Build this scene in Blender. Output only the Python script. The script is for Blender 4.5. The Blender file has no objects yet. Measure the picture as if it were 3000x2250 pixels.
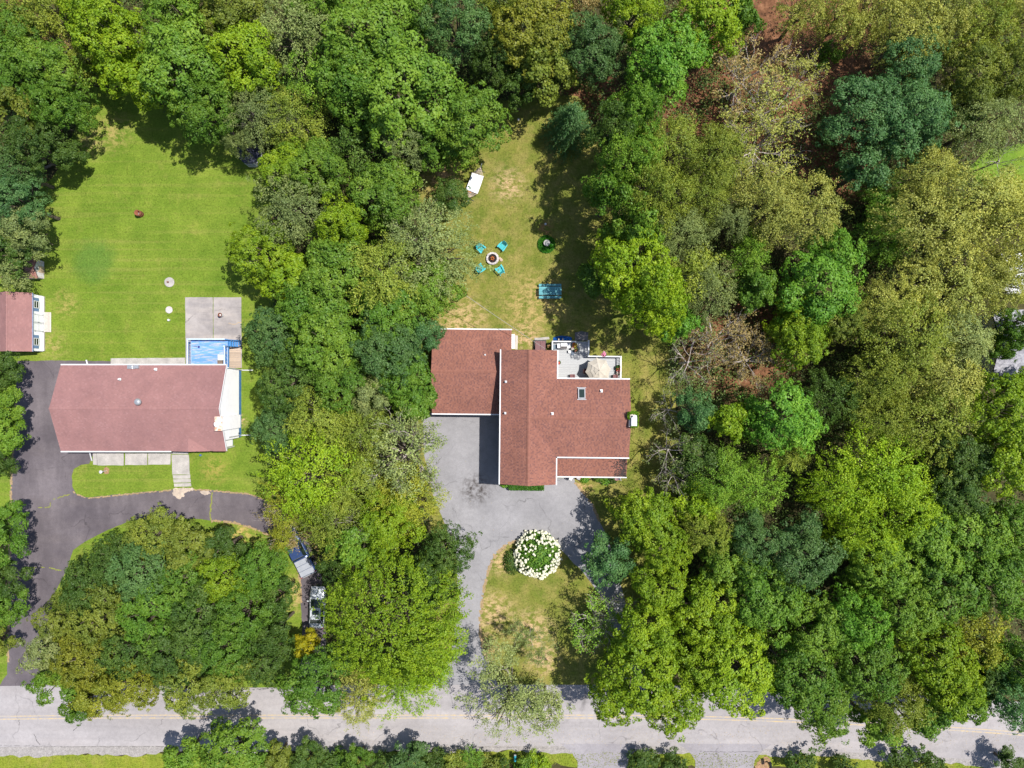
import bpy, math, random
import numpy as np
from mathutils import Vector
R = math.radians
random.seed(7)
sc = bpy.context.scene
col = sc.collection
# ---------------------------------------------------------------- camera, sky, sun, exposure
F, H = 2082.0, 80.0                      # focal length in photo pixels, camera height in metres
cd = bpy.data.cameras.new("camera"); cam = bpy.data.objects.new("camera", cd); col.objects.link(cam)
cam.location = (0, 0, H); cam.rotation_euler = (0, 0, 0)
cd.sensor_width = 36; cd.lens = 36 * F / 3000; cd.clip_start = 1; cd.clip_end = 3000
sc.camera = cam
SUNV = Vector((0.45, 0.13, 1.0)).normalized()
w = bpy.data.worlds.new("World"); sc.world = w; w.use_nodes = True
nt = w.node_tree; bg = nt.nodes["Background"]
sky = nt.nodes.new("ShaderNodeTexSky"); sky.sky_type = 'NISHITA'; sky.sun_disc = False
sky.sun_elevation = math.asin(SUNV.z); sky.sun_rotation = math.atan2(SUNV.x, SUNV.y)
sky.air_density = 1.0; sky.dust_density = 1.0
nt.links.new(sky.outputs[0], bg.inputs[0]); bg.inputs[1].default_value = 0.115
sl = bpy.data.lights.new("sun", 'SUN'); sl.energy = 5.0; sl.angle = R(0.55); sl.color = (1.0, 0.95, 0.86)
so = bpy.data.objects.new("sun", sl); col.objects.link(so); so.location = (40, 12, 90)
so.rotation_euler = SUNV.to_track_quat('Z', 'Y').to_euler()
vs = sc.view_settings; vs.view_transform = 'Standard'; vs.look = 'None'; vs.gamma = 1; vs.use_curve_mapping = False
vs.exposure = 0.47
sc.cycles.max_bounces = 6; sc.cycles.diffuse_bounces = 4; sc.cycles.transmission_bounces = 4; sc.cycles.transparent_max_bounces = 4

# ---------------------------------------------------------------- helpers
def W(px, py, z=0.0):
    k = (H - z) / F
    return Vector(((px - 1500) * k, -(py - 1125) * k, z))
ORG = {}
def tag(o, label=None, cat=None, group=None, kind=None):
    for k, v in (("label", label), ("category", cat), ("group", group), ("kind", kind)):
        if v: o[k] = v
    return o
def empty(name, loc, rz=0.0, label=None, cat=None, group=None):
    o = bpy.data.objects.new(name, None); col.objects.link(o)
    o.empty_display_size = 0.3; o.location = loc; o.rotation_euler.z = rz
    ORG[o.name] = Vector(loc); return tag(o, label, cat, group)
def link(name, me, parent=None, loc=None):
    o = bpy.data.objects.new(name, me); col.objects.link(o)
    if parent is not None: o.parent = parent
    if loc is not None: o.location = loc
    return o
class MB:
    def __init__(s): s.v = []; s.f = []; s.m = []; s.a = []
    def face(s, pts, mi=0, var=None):
        b = len(s.v); s.v += [tuple(p) for p in pts]; s.f.append(tuple(range(b, b + len(pts)))); s.m.append(mi)
        s.a.append(random.random() if var is None else var)
    def quadf(s, idx, mi=0, var=0.5): s.f.append(tuple(idx)); s.m.append(mi); s.a.append(var)
    def box(s, c, d, rz=0.0, mi=0, var=None, tilt=0.0):
        """box of size d centred on c; rz turns about z, tilt about its own x"""
        cr, sr, ct, st = math.cos(rz), math.sin(rz), math.cos(tilt), math.sin(tilt)
        b = len(s.v); v0 = random.random() if var is None else var
        for z in (-.5, .5):
            for x, y in ((-.5, -.5), (.5, -.5), (.5, .5), (-.5, .5)):
                X, Y, Z = x * d[0], y * d[1], z * d[2]
                Y, Z = Y * ct - Z * st, Y * st + Z * ct
                s.v.append((c[0] + X * cr - Y * sr, c[1] + X * sr + Y * cr, c[2] + Z))
        for q in ((3, 2, 1, 0), (4, 5, 6, 7), (0, 1, 5, 4), (1, 2, 6, 5), (2, 3, 7, 6), (3, 0, 4, 7)):
            s.quadf([b + i for i in q], mi, v0)
        return s
    def bx(s, x0, x1, y0, y1, z0, z1, mi=0):
        return s.box(((x0 + x1) / 2, (y0 + y1) / 2, (z0 + z1) / 2), (abs(x1 - x0), abs(y1 - y0), abs(z1 - z0)), 0, mi)
    def prism(s, poly, z0, z1, mi=0):
        n = len(poly); a = sum(poly[i][0] * poly[(i + 1) % n][1] - poly[(i + 1) % n][0] * poly[i][1] for i in range(n))
        if a < 0: poly = poly[::-1]
        b = len(s.v); s.v += [(p[0], p[1], z0) for p in poly] + [(p[0], p[1], z1) for p in poly]
        s.quadf([b + n + i for i in range(n)], mi); s.quadf([b + i for i in range(n)][::-1], mi)
        for i in range(n):
            j = (i + 1) % n; s.quadf([b + i, b + j, b + n + j, b + n + i], mi)
        return s
    def tube(s, pts, rad, n=6, mi=0, cap=True):
        pts = [Vector(p) for p in pts]; rad = rad if isinstance(rad, (list, tuple)) else [rad] * len(pts)
        b = len(s.v); up = None
        for i, p in enumerate(pts):
            d = (pts[min(i + 1, len(pts) - 1)] - pts[max(i - 1, 0)])
            d = d.normalized() if d.length > 1e-9 else Vector((0, 0, 1))
            a = d.orthogonal().normalized() if up is None else (up - d * up.dot(d)).normalized()
            up = a; c = d.cross(a)
            for k in range(n):
                t = 2 * math.pi * k / n
                s.v.append(tuple(p + (a * math.cos(t) + c * math.sin(t)) * rad[i]))
        for i in range(len(pts) - 1):
            for k in range(n):
                s.quadf([b + i * n + k, b + i * n + (k + 1) % n, b + (i + 1) * n + (k + 1) % n, b + (i + 1) * n + k], mi)
        if cap:
            s.quadf([b + k for k in range(n)][::-1], mi); e = b + (len(pts) - 1) * n
            s.quadf([e + k for k in range(n)], mi)
        return s
    def lathe(s, c, prof, n=20, mi=0):
        """prof: (radius, z) from bottom to top"""
        return s.tube([(c[0], c[1], c[2] + z) for r, z in prof], [max(r, .001) for r, z in prof], n, mi) if all(prof[i + 1][1] > prof[i][1] for i in range(len(prof) - 1)) else s._lathe(c, prof, n, mi)
    def _lathe(s, c, prof, n, mi):
        b = len(s.v)
        for r, z in prof:
            for k in range(n):
                t = 2 * math.pi * k / n; s.v.append((c[0] + r * math.cos(t), c[1] + r * math.sin(t), c[2] + z))
        for i in range(len(prof) - 1):
            for k in range(n):
                s.quadf([b + i * n + k, b + i * n + (k + 1) % n, b + (i + 1) * n + (k + 1) % n, b + (i + 1) * n + k], mi)
        return s
    def mesh(s, name, mats, org=(0, 0, 0), smooth=False):
        me = bpy.data.meshes.new(name)
        me.from_pydata([(v[0] - org[0], v[1] - org[1], v[2] - org[2]) for v in s.v], [], s.f)
        for m in (mats if isinstance(mats, (list, tuple)) else [mats]): me.materials.append(m)
        me.polygons.foreach_set("material_index", s.m)
        at = me.attributes.new("var", 'FLOAT', 'FACE'); at.data.foreach_set("value", s.a)
        if smooth: me.polygons.foreach_set("use_smooth", [True] * len(s.f))
        me.update(); return me
    def build(s, name, mats, parent=None, smooth=False, loc=None):
        """world coordinates in; the object hangs under parent, whose origin is subtracted"""
        if parent is None:
            L = Vector(loc) if loc is not None else Vector((0, 0, 0))
        else: L = ORG[parent.name]
        o = link(name, s.mesh(name, mats, L, smooth), parent)
        if parent is None: o.location = L
        ORG[o.name] = L; return o
CACHE = {}
def piece(name, d, c, m, parent, rz=0.0, tilt=0.0):
    """a box-shaped piece sharing its mesh with all pieces of its size"""
    key = (round(d[0], 2), round(d[1], 2), round(d[2], 3), m.name)
    if key not in CACHE:
        CACHE[key] = MB().box((0, 0, 0), d).mesh(name, m)
    o = link(name, CACHE[key], parent, Vector(c) - (ORG[parent.name] if parent else Vector((0, 0, 0))))
    o.rotation_euler = (tilt, 0, rz); ORG[o.name] = Vector(c); return o
def pip(poly, x, y):
    x = np.asarray(x); y = np.asarray(y); ins = np.zeros(x.shape, bool); n = len(poly)
    for i in range(n):
        x0, y0 = poly[i][0], poly[i][1]; x1, y1 = poly[(i + 1) % n][0], poly[(i + 1) % n][1]
        if y0 == y1: continue
        c = ((y0 > y) != (y1 > y)) & (x < (x1 - x0) * (y - y0) / (y1 - y0) + x0); ins ^= c
    return ins
def rough(poly, step=0.6, amp=0.12, seed=1):
    """subdivide and jitter a world-space outline"""
    rng = random.Random(seed); out = []; n = len(poly)
    for i in range(n):
        a = Vector(poly[i]).to_2d(); b = Vector(poly[(i + 1) % n]).to_2d(); m = max(1, int((b - a).length / step)); t = (b - a)
        nn = Vector((-t.y, t.x)).normalized() if t.length > 0 else Vector((0, 0))
        for k in range(m):
            p = a + t * (k / m) + nn * rng.uniform(-amp, amp); out.append((p.x, p.y))
    return out
def smoothpoly(poly, it=2):
    for _ in range(it):
        q = []
        for i in range(len(poly)):
            a, b = poly[i], poly[(i + 1) % len(poly)]
            q += [(a[0] * .75 + b[0] * .25, a[1] * .75 + b[1] * .25), (a[0] * .25 + b[0] * .75, a[1] * .25 + b[1] * .75)]
        poly = q
    return poly
def wp(pts, z=0.0): return [tuple(W(x, y, z).to_2d()) for x, y in pts]

# ---------------------------------------------------------------- materials
def _mat(name):
    m = bpy.data.materials.new(name); m.use_nodes = True
    return m, m.node_tree, m.node_tree.nodes["Principled BSDF"]
def _n(t, typ, **kw):
    n = t.nodes.new(typ)
    for k, v in kw.items():
        if k.startswith("i_"): n.inputs[k[2:].replace("_", " ")].default_value = v
        else: setattr(n, k, v)
    return n
def c4(c): return (c[0], c[1], c[2], 1.0)
def noise(t, scale, detail=5, rough=.6, vec=None, stretch=None, apart=False):
    n = _n(t, "ShaderNodeTexNoise"); n.inputs["Scale"].default_value = scale; n.inputs["Detail"].default_value = detail; n.inputs["Roughness"].default_value = rough
    tc = _n(t, "ShaderNodeTexCoord")
    if apart:                                # alike pieces share a mesh, so each shifts the grain by its own amount
        ad = _n(t, "ShaderNodeVectorMath", operation='MULTIPLY_ADD'); t.links.new(_n(t, "ShaderNodeObjectInfo").outputs["Random"], ad.inputs[0]); ad.inputs[1].default_value = (40, 70, 0); t.links.new(tc.outputs["Object"], ad.inputs[2])
        mp = _n(t, "ShaderNodeMapping"); mp.inputs["Scale"].default_value = stretch or (1, 1, 1); t.links.new(ad.outputs[0], mp.inputs[0]); t.links.new(mp.outputs[0], n.inputs["Vector"])
    elif stretch:
        mp = _n(t, "ShaderNodeMapping"); mp.inputs["Scale"].default_value = stretch
        t.links.new(tc.outputs["Object"], mp.inputs[0]); t.links.new(mp.outputs[0], n.inputs["Vector"])
    else: t.links.new(tc.outputs["Object"], n.inputs["Vector"])
    return n.outputs["Fac"]
def ramp(t, fac, stops):
    r = _n(t, "ShaderNodeValToRGB"); e = r.color_ramp.elements
    while len(e) < len(stops): e.new(0.5)
    for i, (p, c) in enumerate(stops): e[i].position = p; e[i].color = c4(c) if len(c) == 3 else c
    t.links.new(fac, r.inputs[0]); return r.outputs[0]
def mix(t, fac, a, b, mode='MIX'):
    n = _n(t, "ShaderNodeMix", data_type='RGBA', blend_type=mode)
    if hasattr(fac, "links") or hasattr(fac, "is_linked"): t.links.new(fac, n.inputs[0])
    else: n.inputs[0].default_value = fac
    for i, x in ((6, a), (7, b)):
        if isinstance(x, tuple): n.inputs[i].default_value = c4(x)
        else: t.links.new(x, n.inputs[i])
    return n.outputs[2]
def mrange(t, fac, a, b, c=0.0, d=1.0):
    n = _n(t, "ShaderNodeMapRange"); t.links.new(fac, n.inputs[0])
    for i, v in enumerate((a, b, c, d)): n.inputs[i + 1].default_value = v
    return n.outputs[0]
def attr(t, name="var"):
    return _n(t, "ShaderNodeAttribute", attribute_name=name).outputs["Fac"]
def M(name, c, c2=None, scale=3.0, rough_=.75, metal=0.0, lo=.35, hi=.65, fine=None, var=0.0, stretch=None, bump=0.0, spec=.3):
    m, t, b = _mat(name); c2 = c2 or tuple(x * .8 for x in c)
    f = noise(t, scale, 6, .65, stretch=stretch, apart=bool(var)); colr = ramp(t, f, [(lo, c2), (hi, c)])
    if fine:
        g = noise(t, fine[0], 3, .7); colr = mix(t, 1.0, colr, ramp(t, g, [(.3, (1 - fine[1],) * 3), (.7, (1 + fine[1],) * 3)]), 'MULTIPLY')
    if var:
        colr = mix(t, 1.0, colr, ramp(t, _n(t, "ShaderNodeObjectInfo").outputs["Random"], [(0, (1 - var,) * 3), (1, (1 + var,) * 3)]), 'MULTIPLY')
    t.links.new(colr, b.inputs["Base Color"]); b.inputs["Roughness"].default_value = rough_; b.inputs["Metallic"].default_value = metal
    b.inputs["Specular IOR Level"].default_value = spec
    if bump:
        bp = _n(t, "ShaderNodeBump"); bp.inputs["Strength"].default_value = bump; bp.inputs["Distance"].default_value = .03
        t.links.new(noise(t, scale * 8, 4), bp.inputs["Height"]); t.links.new(bp.outputs[0], b.inputs["Normal"])
    return m
def leaf_mat(name, fixed=None, transl=.34):
    """leaf colour comes from the object's own colour, varied leaf by leaf"""
    m, t, b = _mat(name)
    if fixed: base = _n(t, "ShaderNodeRGB"); base.outputs[0].default_value = c4(fixed); base = base.outputs[0]
    else: base = _n(t, "ShaderNodeObjectInfo").outputs["Color"]
    v = attr(t)
    hs = _n(t, "ShaderNodeHueSaturation"); t.links.new(base, hs.inputs["Color"])
    t.links.new(mrange(t, v, 0, 1, .525, .475), hs.inputs["Hue"]); t.links.new(mrange(t, v, 0, 1, .62, 1.42), hs.inputs["Value"])
    hs.inputs["Saturation"].default_value = 1.04
    t.nodes.remove(b); out = [n for n in t.nodes if n.type == 'OUTPUT_MATERIAL'][0]
    d = _n(t, "ShaderNodeBsdfDiffuse"); tr = _n(t, "ShaderNodeBsdfTranslucent"); g = _n(t, "ShaderNodeBsdfGlossy"); g.inputs["Roughness"].default_value = .55
    g.inputs["Color"].default_value = (.5, .55, .5, 1)
    t.links.new(hs.outputs[0], d.inputs[0])
    tc = mix(t, 1.0, hs.outputs[0], (1.25, 1.15, .5), 'MULTIPLY'); t.links.new(tc, tr.inputs[0])
    ms = _n(t, "ShaderNodeMixShader"); ms.inputs[0].default_value = transl
    t.links.new(d.outputs[0], ms.inputs[1]); t.links.new(tr.outputs[0], ms.inputs[2])
    m2 = _n(t, "ShaderNodeMixShader"); m2.inputs[0].default_value = .035
    t.links.new(ms.outputs[0], m2.inputs[1]); t.links.new(g.outputs[0], m2.inputs[2]); t.links.new(m2.outputs[0], out.inputs[0])
    return m
LEAF = leaf_mat("leaf")
BARK = M("bark", (.16, .13, .1), (.07, .055, .045), 6, .9)
GREYBARK = M("grey_bark", (.46, .41, .39), (.25, .215, .2), 5, .85)
WHITE = M("white_paint", (.6, .61, .63), (.55, .56, .58), 2, .5)
SIDING = M("white_siding", (.82, .83, .86), (.76, .77, .81), 1.2, .55)
TANSIDE = M("tan_siding", (.55, .5, .43), (.48, .43, .37), 1.2, .6)
BLUE = M("blue_paint", (.07, .2, .5), (.05, .15, .4), 2, .5)
GLASS = M("dark_glass", (.02, .035, .03), (.015, .025, .02), 1, .08, spec=.6)
DARK = M("dark_metal", (.03, .03, .035), None, 3, .5)
METAL = M("grey_metal", (.5, .51, .53), (.4, .41, .43), 4, .35, .6)
CONC = M("concrete", (.4, .375, .36), (.28, .265, .255), .9, .9, fine=(14, .18))
STONE = M("pale_stone", (.5, .47, .47), (.36, .33, .33), 6, .9, fine=(20, .15), var=.18)
WOODG = M("weathered_wood", (.5, .46, .43), (.38, .34, .31), 3, .85, stretch=(1, 8, 1), var=.12)
DECKW = M("pale_deck", (.34, .352, .37), (.3, .31, .328), 2, .7, stretch=(1, 6, 1), var=.05)
BROWN = M("brown_paint", (.17, .07, .07), (.13, .05, .055), 3, .6)
RUST = M("rust", (.26, .09, .05), (.13, .05, .035), 5, .9, fine=(16, .25))
BLACK = M("black_plastic", (.012, .012, .014), None, 3, .45)
DIRT = M("bare_dirt", (.33, .2, .12), (.22, .13, .075), 3, .95, fine=(14, .25))
GRAVEL = M("gravel", (.3, .28, .275), (.21, .195, .19), 2.5, .95, fine=(9, .3))
def ground_mat():
    m, t, b = _mat("leaf_litter")
    c = ramp(t, noise(t, 1.1, 8, .75), [(.3, (.03, .03, .014)), (.52, (.055, .05, .022)), (.75, (.1, .085, .04))])
    r_ = ramp(t, noise(t, 1.4, 8, .75), [(.3, (.04, .022, .014)), (.5, (.14, .066, .035)), (.72, (.29, .15, .085))])
    for px, py, r0 in ((2300, 130, 14), (2180, 1010, 8), (2440, 470, 6), (2030, 330, 5), (2330, 420, 6), (20, 50, 4), (1730, 260, 4)):
        tc = _n(t, "ShaderNodeTexCoord"); vm = _n(t, "ShaderNodeVectorMath", operation='DISTANCE'); t.links.new(tc.outputs["Object"], vm.inputs[0]); vm.inputs[1].default_value = tuple(W(px, py))
        c = mix(t, mrange(t, vm.outputs["Value"], r0, r0 * .55, 0, 1), c, r_)
    t.links.new(c, b.inputs["Base Color"]); b.inputs["Roughness"].default_value = .95
    b.inputs["Specular IOR Level"].default_value = .1
    return m
def lawn_mat(name, a, b_, dry, dryamt, stripes=False, ring=None, dead=None):
    m, t, b = _mat(name)
    c = ramp(t, noise(t, .35, 6, .65), [(.36, a), (.64, b_)])
    c = mix(t, mrange(t, noise(t, .55, 7, .7), *dryamt), c, dry)
    c = mix(t, 1.0, c, ramp(t, noise(t, .12, 5, .7), [(.35, (.82, .9, .8)), (.65, (1.15, 1.08, 1.15))]), 'MULTIPLY')
    c = mix(t, mrange(t, noise(t, 1.3, 4, .75), .58, .78, 0, .55), c, tuple(x * .62 for x in a))
    if stripes:
        f = noise(t, 1.0, 3, .6, stretch=(.05, 1.9, 1)); c = mix(t, mrange(t, f, .5, .72, 0, .28), c, (.27, .23, .075))
    if ring:
        tc = _n(t, "ShaderNodeTexCoord"); vm = _n(t, "ShaderNodeVectorMath", operation='DISTANCE'); t.links.new(tc.outputs["Object"], vm.inputs[0]); vm.inputs[1].default_value = ring[0]
        ad = _n(t, "ShaderNodeMath", operation='ADD'); t.links.new(vm.outputs["Value"], ad.inputs[0]); t.links.new(mrange(t, noise(t, .9, 5, .7), 0, 1, -1.3, 1.3), ad.inputs[1])
        c = mix(t, mrange(t, ad.outputs[0], ring[1] + .3, ring[1] - 1.3, 0, .75), c, ring[2])
        c = mix(t, mrange(t, ad.outputs[0], ring[1] + .5, ring[1] + .1, 0, .25), c, c)
    if dead:
        for (ctr, r0, r1, colr) in dead:
            tc = _n(t, "ShaderNodeTexCoord"); vm = _n(t, "ShaderNodeVectorMath", operation='DISTANCE'); t.links.new(tc.outputs["Object"], vm.inputs[0]); vm.inputs[1].default_value = ctr
            mu = _n(t, "ShaderNodeMath", operation='MULTIPLY'); t.links.new(mrange(t, vm.outputs["Value"], r1, r0, 0, 1), mu.inputs[0]); t.links.new(mrange(t, noise(t, 1.1, 7, .75, stretch=(1, 1.6, 1)), .46, .56, 0, 1), mu.inputs[1])
            c = mix(t, mu.outputs[0], c, colr)
    c = mix(t, 1.0, c, ramp(t, noise(t, 5, 5, .75), [(.25, (.62, .62, .6)), (.75, (1.36, 1.36, 1.34))]), 'MULTIPLY')
    c = mix(t, 1.0, c, ramp(t, noise(t, 22, 2, .6), [(.25, (.7, .72, .7)), (.75, (1.3, 1.28, 1.3))]), 'MULTIPLY')
    t.links.new(c, b.inputs["Base Color"]); b.inputs["Roughness"].default_value = .95; b.inputs["Specular IOR Level"].default_value = .1
    return m
def asphalt(name, a, b_, speck=.2, stain=None, warm=None, bands=None):
    m, t, b = _mat(name)
    c = ramp(t, noise(t, .22, 6, .6), [(.35, b_), (.65, a)])
    if warm: c = mix(t, mrange(t, noise(t, .5, 5, .65, stretch=(.25, 1.3, 1)), .45, .7, 0, .5), c, warm)
    if bands: c = mix(t, mrange(t, noise(t, 1.0, 3, .6, stretch=bands), .4, .66, 0, .6), c, tuple(x * .84 for x in b_))
    vo = _n(t, "ShaderNodeTexVoronoi", feature='DISTANCE_TO_EDGE'); vo.inputs["Scale"].default_value = .16; tc = _n(t, "ShaderNodeTexCoord"); nz = _n(t, "ShaderNodeTexNoise"); nz.inputs["Scale"].default_value = .5; nz.inputs["Detail"].default_value = 6
    t.links.new(tc.outputs["Object"], nz.inputs["Vector"]); va = _n(t, "ShaderNodeVectorMath", operation='MULTIPLY_ADD'); t.links.new(nz.outputs["Color"], va.inputs[0]); va.inputs[1].default_value = (3, 3, 0); t.links.new(tc.outputs["Object"], va.inputs[2]); t.links.new(va.outputs[0], vo.inputs["Vector"])
    mu = _n(t, "ShaderNodeMath", operation='MULTIPLY'); t.links.new(mrange(t, vo.outputs["Distance"], .012, .003, 0, 1), mu.inputs[0]); t.links.new(mrange(t, noise(t, .3, 3), .45, .62, 0, .55), mu.inputs[1]); c = mix(t, mu.outputs[0], c, tuple(x * .35 for x in b_))
    if stain:
        for (ctr, r0, amt) in stain:
            tc = _n(t, "ShaderNodeTexCoord"); vm = _n(t, "ShaderNodeVectorMath", operation='DISTANCE'); t.links.new(tc.outputs["Object"], vm.inputs[0]); vm.inputs[1].default_value = ctr
            mu = _n(t, "ShaderNodeMath", operation='MULTIPLY'); t.links.new(mrange(t, vm.outputs["Value"], r0, r0 * .3, 0, amt), mu.inputs[0]); t.links.new(mrange(t, noise(t, 1.6, 6, .7), .42, .62, 0, 1), mu.inputs[1])
            c = mix(t, mu.outputs[0], c, (.05, .042, .04))
    c = mix(t, 1.0, c, ramp(t, noise(t, 17, 3, .7), [(.25, (1 - speck,) * 3), (.75, (1 + speck,) * 3)]), 'MULTIPLY')
    c = mix(t, 1.0, c, ramp(t, noise(t, 2.2, 5, .7), [(.3, (.9,) * 3), (.7, (1.08,) * 3)]), 'MULTIPLY')
    t.links.new(c, b.inputs["Base Color"]); b.inputs["Roughness"].default_value = .9; b.inputs["Specular IOR Level"].default_value = .25
    return m
def shingle_mat(name, stops, wscale=.5):
    m, t, b = _mat(name)
    c = ramp(t, attr(t), stops)
    c = mix(t, 1.0, c, ramp(t, noise(t, wscale, 5, .6), [(.3, (.9,) * 3), (.7, (1.08,) * 3)]), 'MULTIPLY')
    c = mix(t, 1.0, c, ramp(t, noise(t, 18, 3, .6), [(.3, (.95,) * 3), (.7, (1.05,) * 3)]), 'MULTIPLY')
    c = mix(t, 1.0, c, ramp(t, noise(t, .16, 6, .7), [(.35, (.9, .9, .92)), (.65, (1.08, 1.07, 1.05))]), 'MULTIPLY')
    t.links.new(c, b.inputs["Base Color"]); b.inputs["Roughness"].default_value = .9; b.inputs["Specular IOR Level"].default_value = .2
    return m
# ---------------------------------------------------------------- the setting
def sheet(name, poly, z, m, jit=None, seed=1, sm=0):
    """a flat sheet of ground from photo-plan points"""
    p = wp(poly)
    if sm: p = smoothpoly(p, sm)
    if jit: p = rough(p, jit[0], jit[1], seed)
    mb = MB(); a = sum(p[i][0] * p[(i + 1) % len(p)][1] - p[(i + 1) % len(p)][0] * p[i][1] for i in range(len(p)))
    if a < 0: p = p[::-1]
    mb.face([(x, y, z) for x, y in p]); o = mb.build(name, m); o["kind"] = "structure"; return o, p
g = MB(); g.face([(-900, -900, 0), (900, -900, 0), (900, 900, 0), (-900, 900, 0)])
o = g.build("ground", ground_mat()); o["kind"] = "structure"

lawn1 = lawn_mat("green_lawn", (.1, .16, .018), (.145, .205, .026), (.24, .225, .06), (.54, .76, 0, .5), True,
                 (tuple(W(275, 765)), 2.75, (.075, .15, .026)),
                 [(tuple(W(330, 385)), .5, 3.0, (.28, .24, .08)), (tuple(W(265, 420)), .3, 2.2, (.3, .25, .1)),
                  (tuple(W(155, 1010)), .2, 2.2, (.27, .235, .08)), (tuple(W(190, 890)), .2, 2.2, (.27, .24, .07)), (tuple(W(630, 1375)), .2, 2.2, (.27, .23, .06)), (tuple(W(708, 1232)), .1, .9, (.5, .33, .2)),
                  (tuple(W(850, 1740)), .5, 2.6, (.42, .3, .14)), (tuple(W(700, 1570)), .5, 3, (.38, .28, .1))])
lawn2 = lawn_mat("dry_lawn", (.105, .135, .022), (.165, .17, .036), (.27, .215, .08), (.44, .7, 0, .8), False, None,
                 [(tuple(W(1600, 668)), .2, 1.1, (.3, .15, .08)), (tuple(W(1490, 545)), .5, 2.6, (.42, .3, .17)), (tuple(W(1540, 985)), .4, 2.4, (.45, .3, .18)), (tuple(W(1330, 955)), .5, 3.0, (.42, .3, .16)),
                  (tuple(W(1290, 520)), .5, 2.8, (.42, .27, .14)), (tuple(W(1375, 925)), .5, 3, (.38, .28, .14)), (tuple(W(1580, 860)), .1, 1.2, (.4, .25, .14)), (tuple(W(1560, 890)), 1.5, 4.5, (.33, .25, .1)), (tuple(W(1700, 1420)), .4, 2.2, (.4, .27, .13)),
                  (tuple(W(1470, 1640)), .5, 2.2, (.42, .3, .16)), (tuple(W(1440, 1800)), .8, 3.4, (.42, .3, .17)), (tuple(W(1560, 1850)), .8, 3.2, (.42, .3, .17)), (tuple(W(1590, 1930)), .6, 2.4, (.45, .31, .19)), (tuple(W(1420, 1900)), .4, 2.0, (.4, .27, .14))])
L1 = [(245, 262), (330, 250), (430, 300), (560, 330), (690, 380), (770, 430), (800, 480), (800, 1120), (790, 1300), (830, 1520), (880, 1700), (900, 2015), (-140, 2030), (-160, 700),
      (60, 640), (110, 560), (170, 500), (215, 400)]
L2 = [(1230, 500), (1380, 420), (1440, 300), (1700, 280), (1770, 450), (1810, 900), (1950, 980), (1985, 1250), (1985, 1500), (1900, 1650), (1985, 2015), (1280, 2015), (1280, 1700), (1225, 1300), (1220, 965)]
lawn_a, L1w = sheet("lawn", L1, .012, lawn1, (1.0, .3), 2)
lawn_b, L2w = sheet("lawn", L2, .012, lawn2, (1.0, .3), 3)
L3 = [(2830, 490), (2900, 430), (3160, 420), (3160, 545), (2990, 560), (2880, 545)]
lawn_c, L3w = sheet("lawn", L3, .012, lawn_mat("bright_lawn", (.1, .18, .02), (.14, .215, .028), (.2, .25, .03), (.5, .8, 0, .4)), (1.0, .3), 4)
L4 = [(-200, 2204), (400, 2210), (1000, 2206), (1640, 2196), (2300, 2206), (3200, 2215), (3200, 2262), (2300, 2250), (1500, 2243), (900, 2245), (480, 2262), (-200, 2275)]
lawn_d, L4w = sheet("lawn", L4, .012, lawn_mat("verge_lawn", (.13, .175, .02), (.2, .225, .028), (.3, .25, .08), (.5, .75, 0, .6)), (.8, .25), 5)

DRV1 = [(52, 1058), (150, 1056), (330, 1058), (335, 1100), (340, 1330), (272, 1335), (262, 1358), (238, 1362), (216, 1374), (211, 1395), (212, 1425), (224, 1447), (255, 1457), (300, 1453), (400, 1443), (510, 1434), (620, 1436), (730, 1446),
        (790, 1468), (850, 1512), (905, 1590), (942, 1690), (955, 1800), (957, 1920), (960, 2030), (862, 2030), (884, 1930), (886, 1840), (881, 1765), (881, 1711), (868, 1652), (836, 1607), (791, 1566), (723, 1541), (678, 1528), (619, 1525), (588, 1521),
        (470, 1518), (384, 1525), (316, 1553), (258, 1582), (214, 1611), (200, 1660), (165, 1730), (140, 1820), (118, 1920), (140, 1990), (140, 2020), (-30, 2020), (0, 2006), (21, 1975), (25, 1900), (28, 1600), (32, 1420), (40, 1300), (47, 1150)]
drive_m = asphalt("dark_asphalt", (.15, .131, .145), (.088, .076, .088), .2, warm=(.135, .115, .12), bands=(.5, .12, 1))
drv_a, D1w = sheet("driveway", DRV1, .024, drive_m, (.5, .035), 6)
DRV2 = [(1238, 1216), (1300, 1200), (1475, 1200), (1480, 1400), (1681, 1400), (1684, 1412), (1702, 1434), (1716, 1452), (1737, 1478), (1755, 1527), (1778, 1570), (1800, 1640), (1830, 1760), (1880, 1900), (1960, 2030), (1840, 2030),
        (1800, 1850), (1775, 1775), (1757, 1744), (1706, 1675), (1672, 1640), (1638, 1606), (1600, 1588), (1540, 1580), (1508, 1584), (1489, 1593), (1470, 1606), (1453, 1624), (1440, 1645), (1431, 1671), (1420, 1712), (1413, 1754), (1408, 1800),
        (1406, 1834), (1408, 1865), (1416, 1905), (1440, 1960), (1470, 2030), (1230, 2030), (1290, 1985), (1325, 1900), (1342, 1780), (1338, 1640), (1312, 1560), (1270, 1450), (1242, 1330)]
drive2_m = asphalt("pale_asphalt", (.262, .257, .275), (.198, .195, .21), .18, [(tuple(W(1395, 1434)), 2.3, 1.0)])
drv_b, D2w = sheet("driveway", DRV2, .024, drive2_m, (.5, .06), 7)
def roady(x): return 2099 + (3.5 if x < 300 else 0) * (1 - max(x, 0) / 300) + max(0, x - 1700) ** 2 * 3.0e-5
xs = list(range(-1400, 4600, 100))
RN = [(x, roady(x) - 93 + (8 if 600 < x < 1000 else 0)) for x in xs]; RS = [(x, roady(x) + 86) for x in xs]
road_m = asphalt("road_asphalt", (.34, .32, .33), (.268, .252, .262), .13, warm=(.33, .3, .3), bands=(.03, .55, 1))
road, RDw = sheet("road", RN + RS[::-1], .03, road_m)
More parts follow.
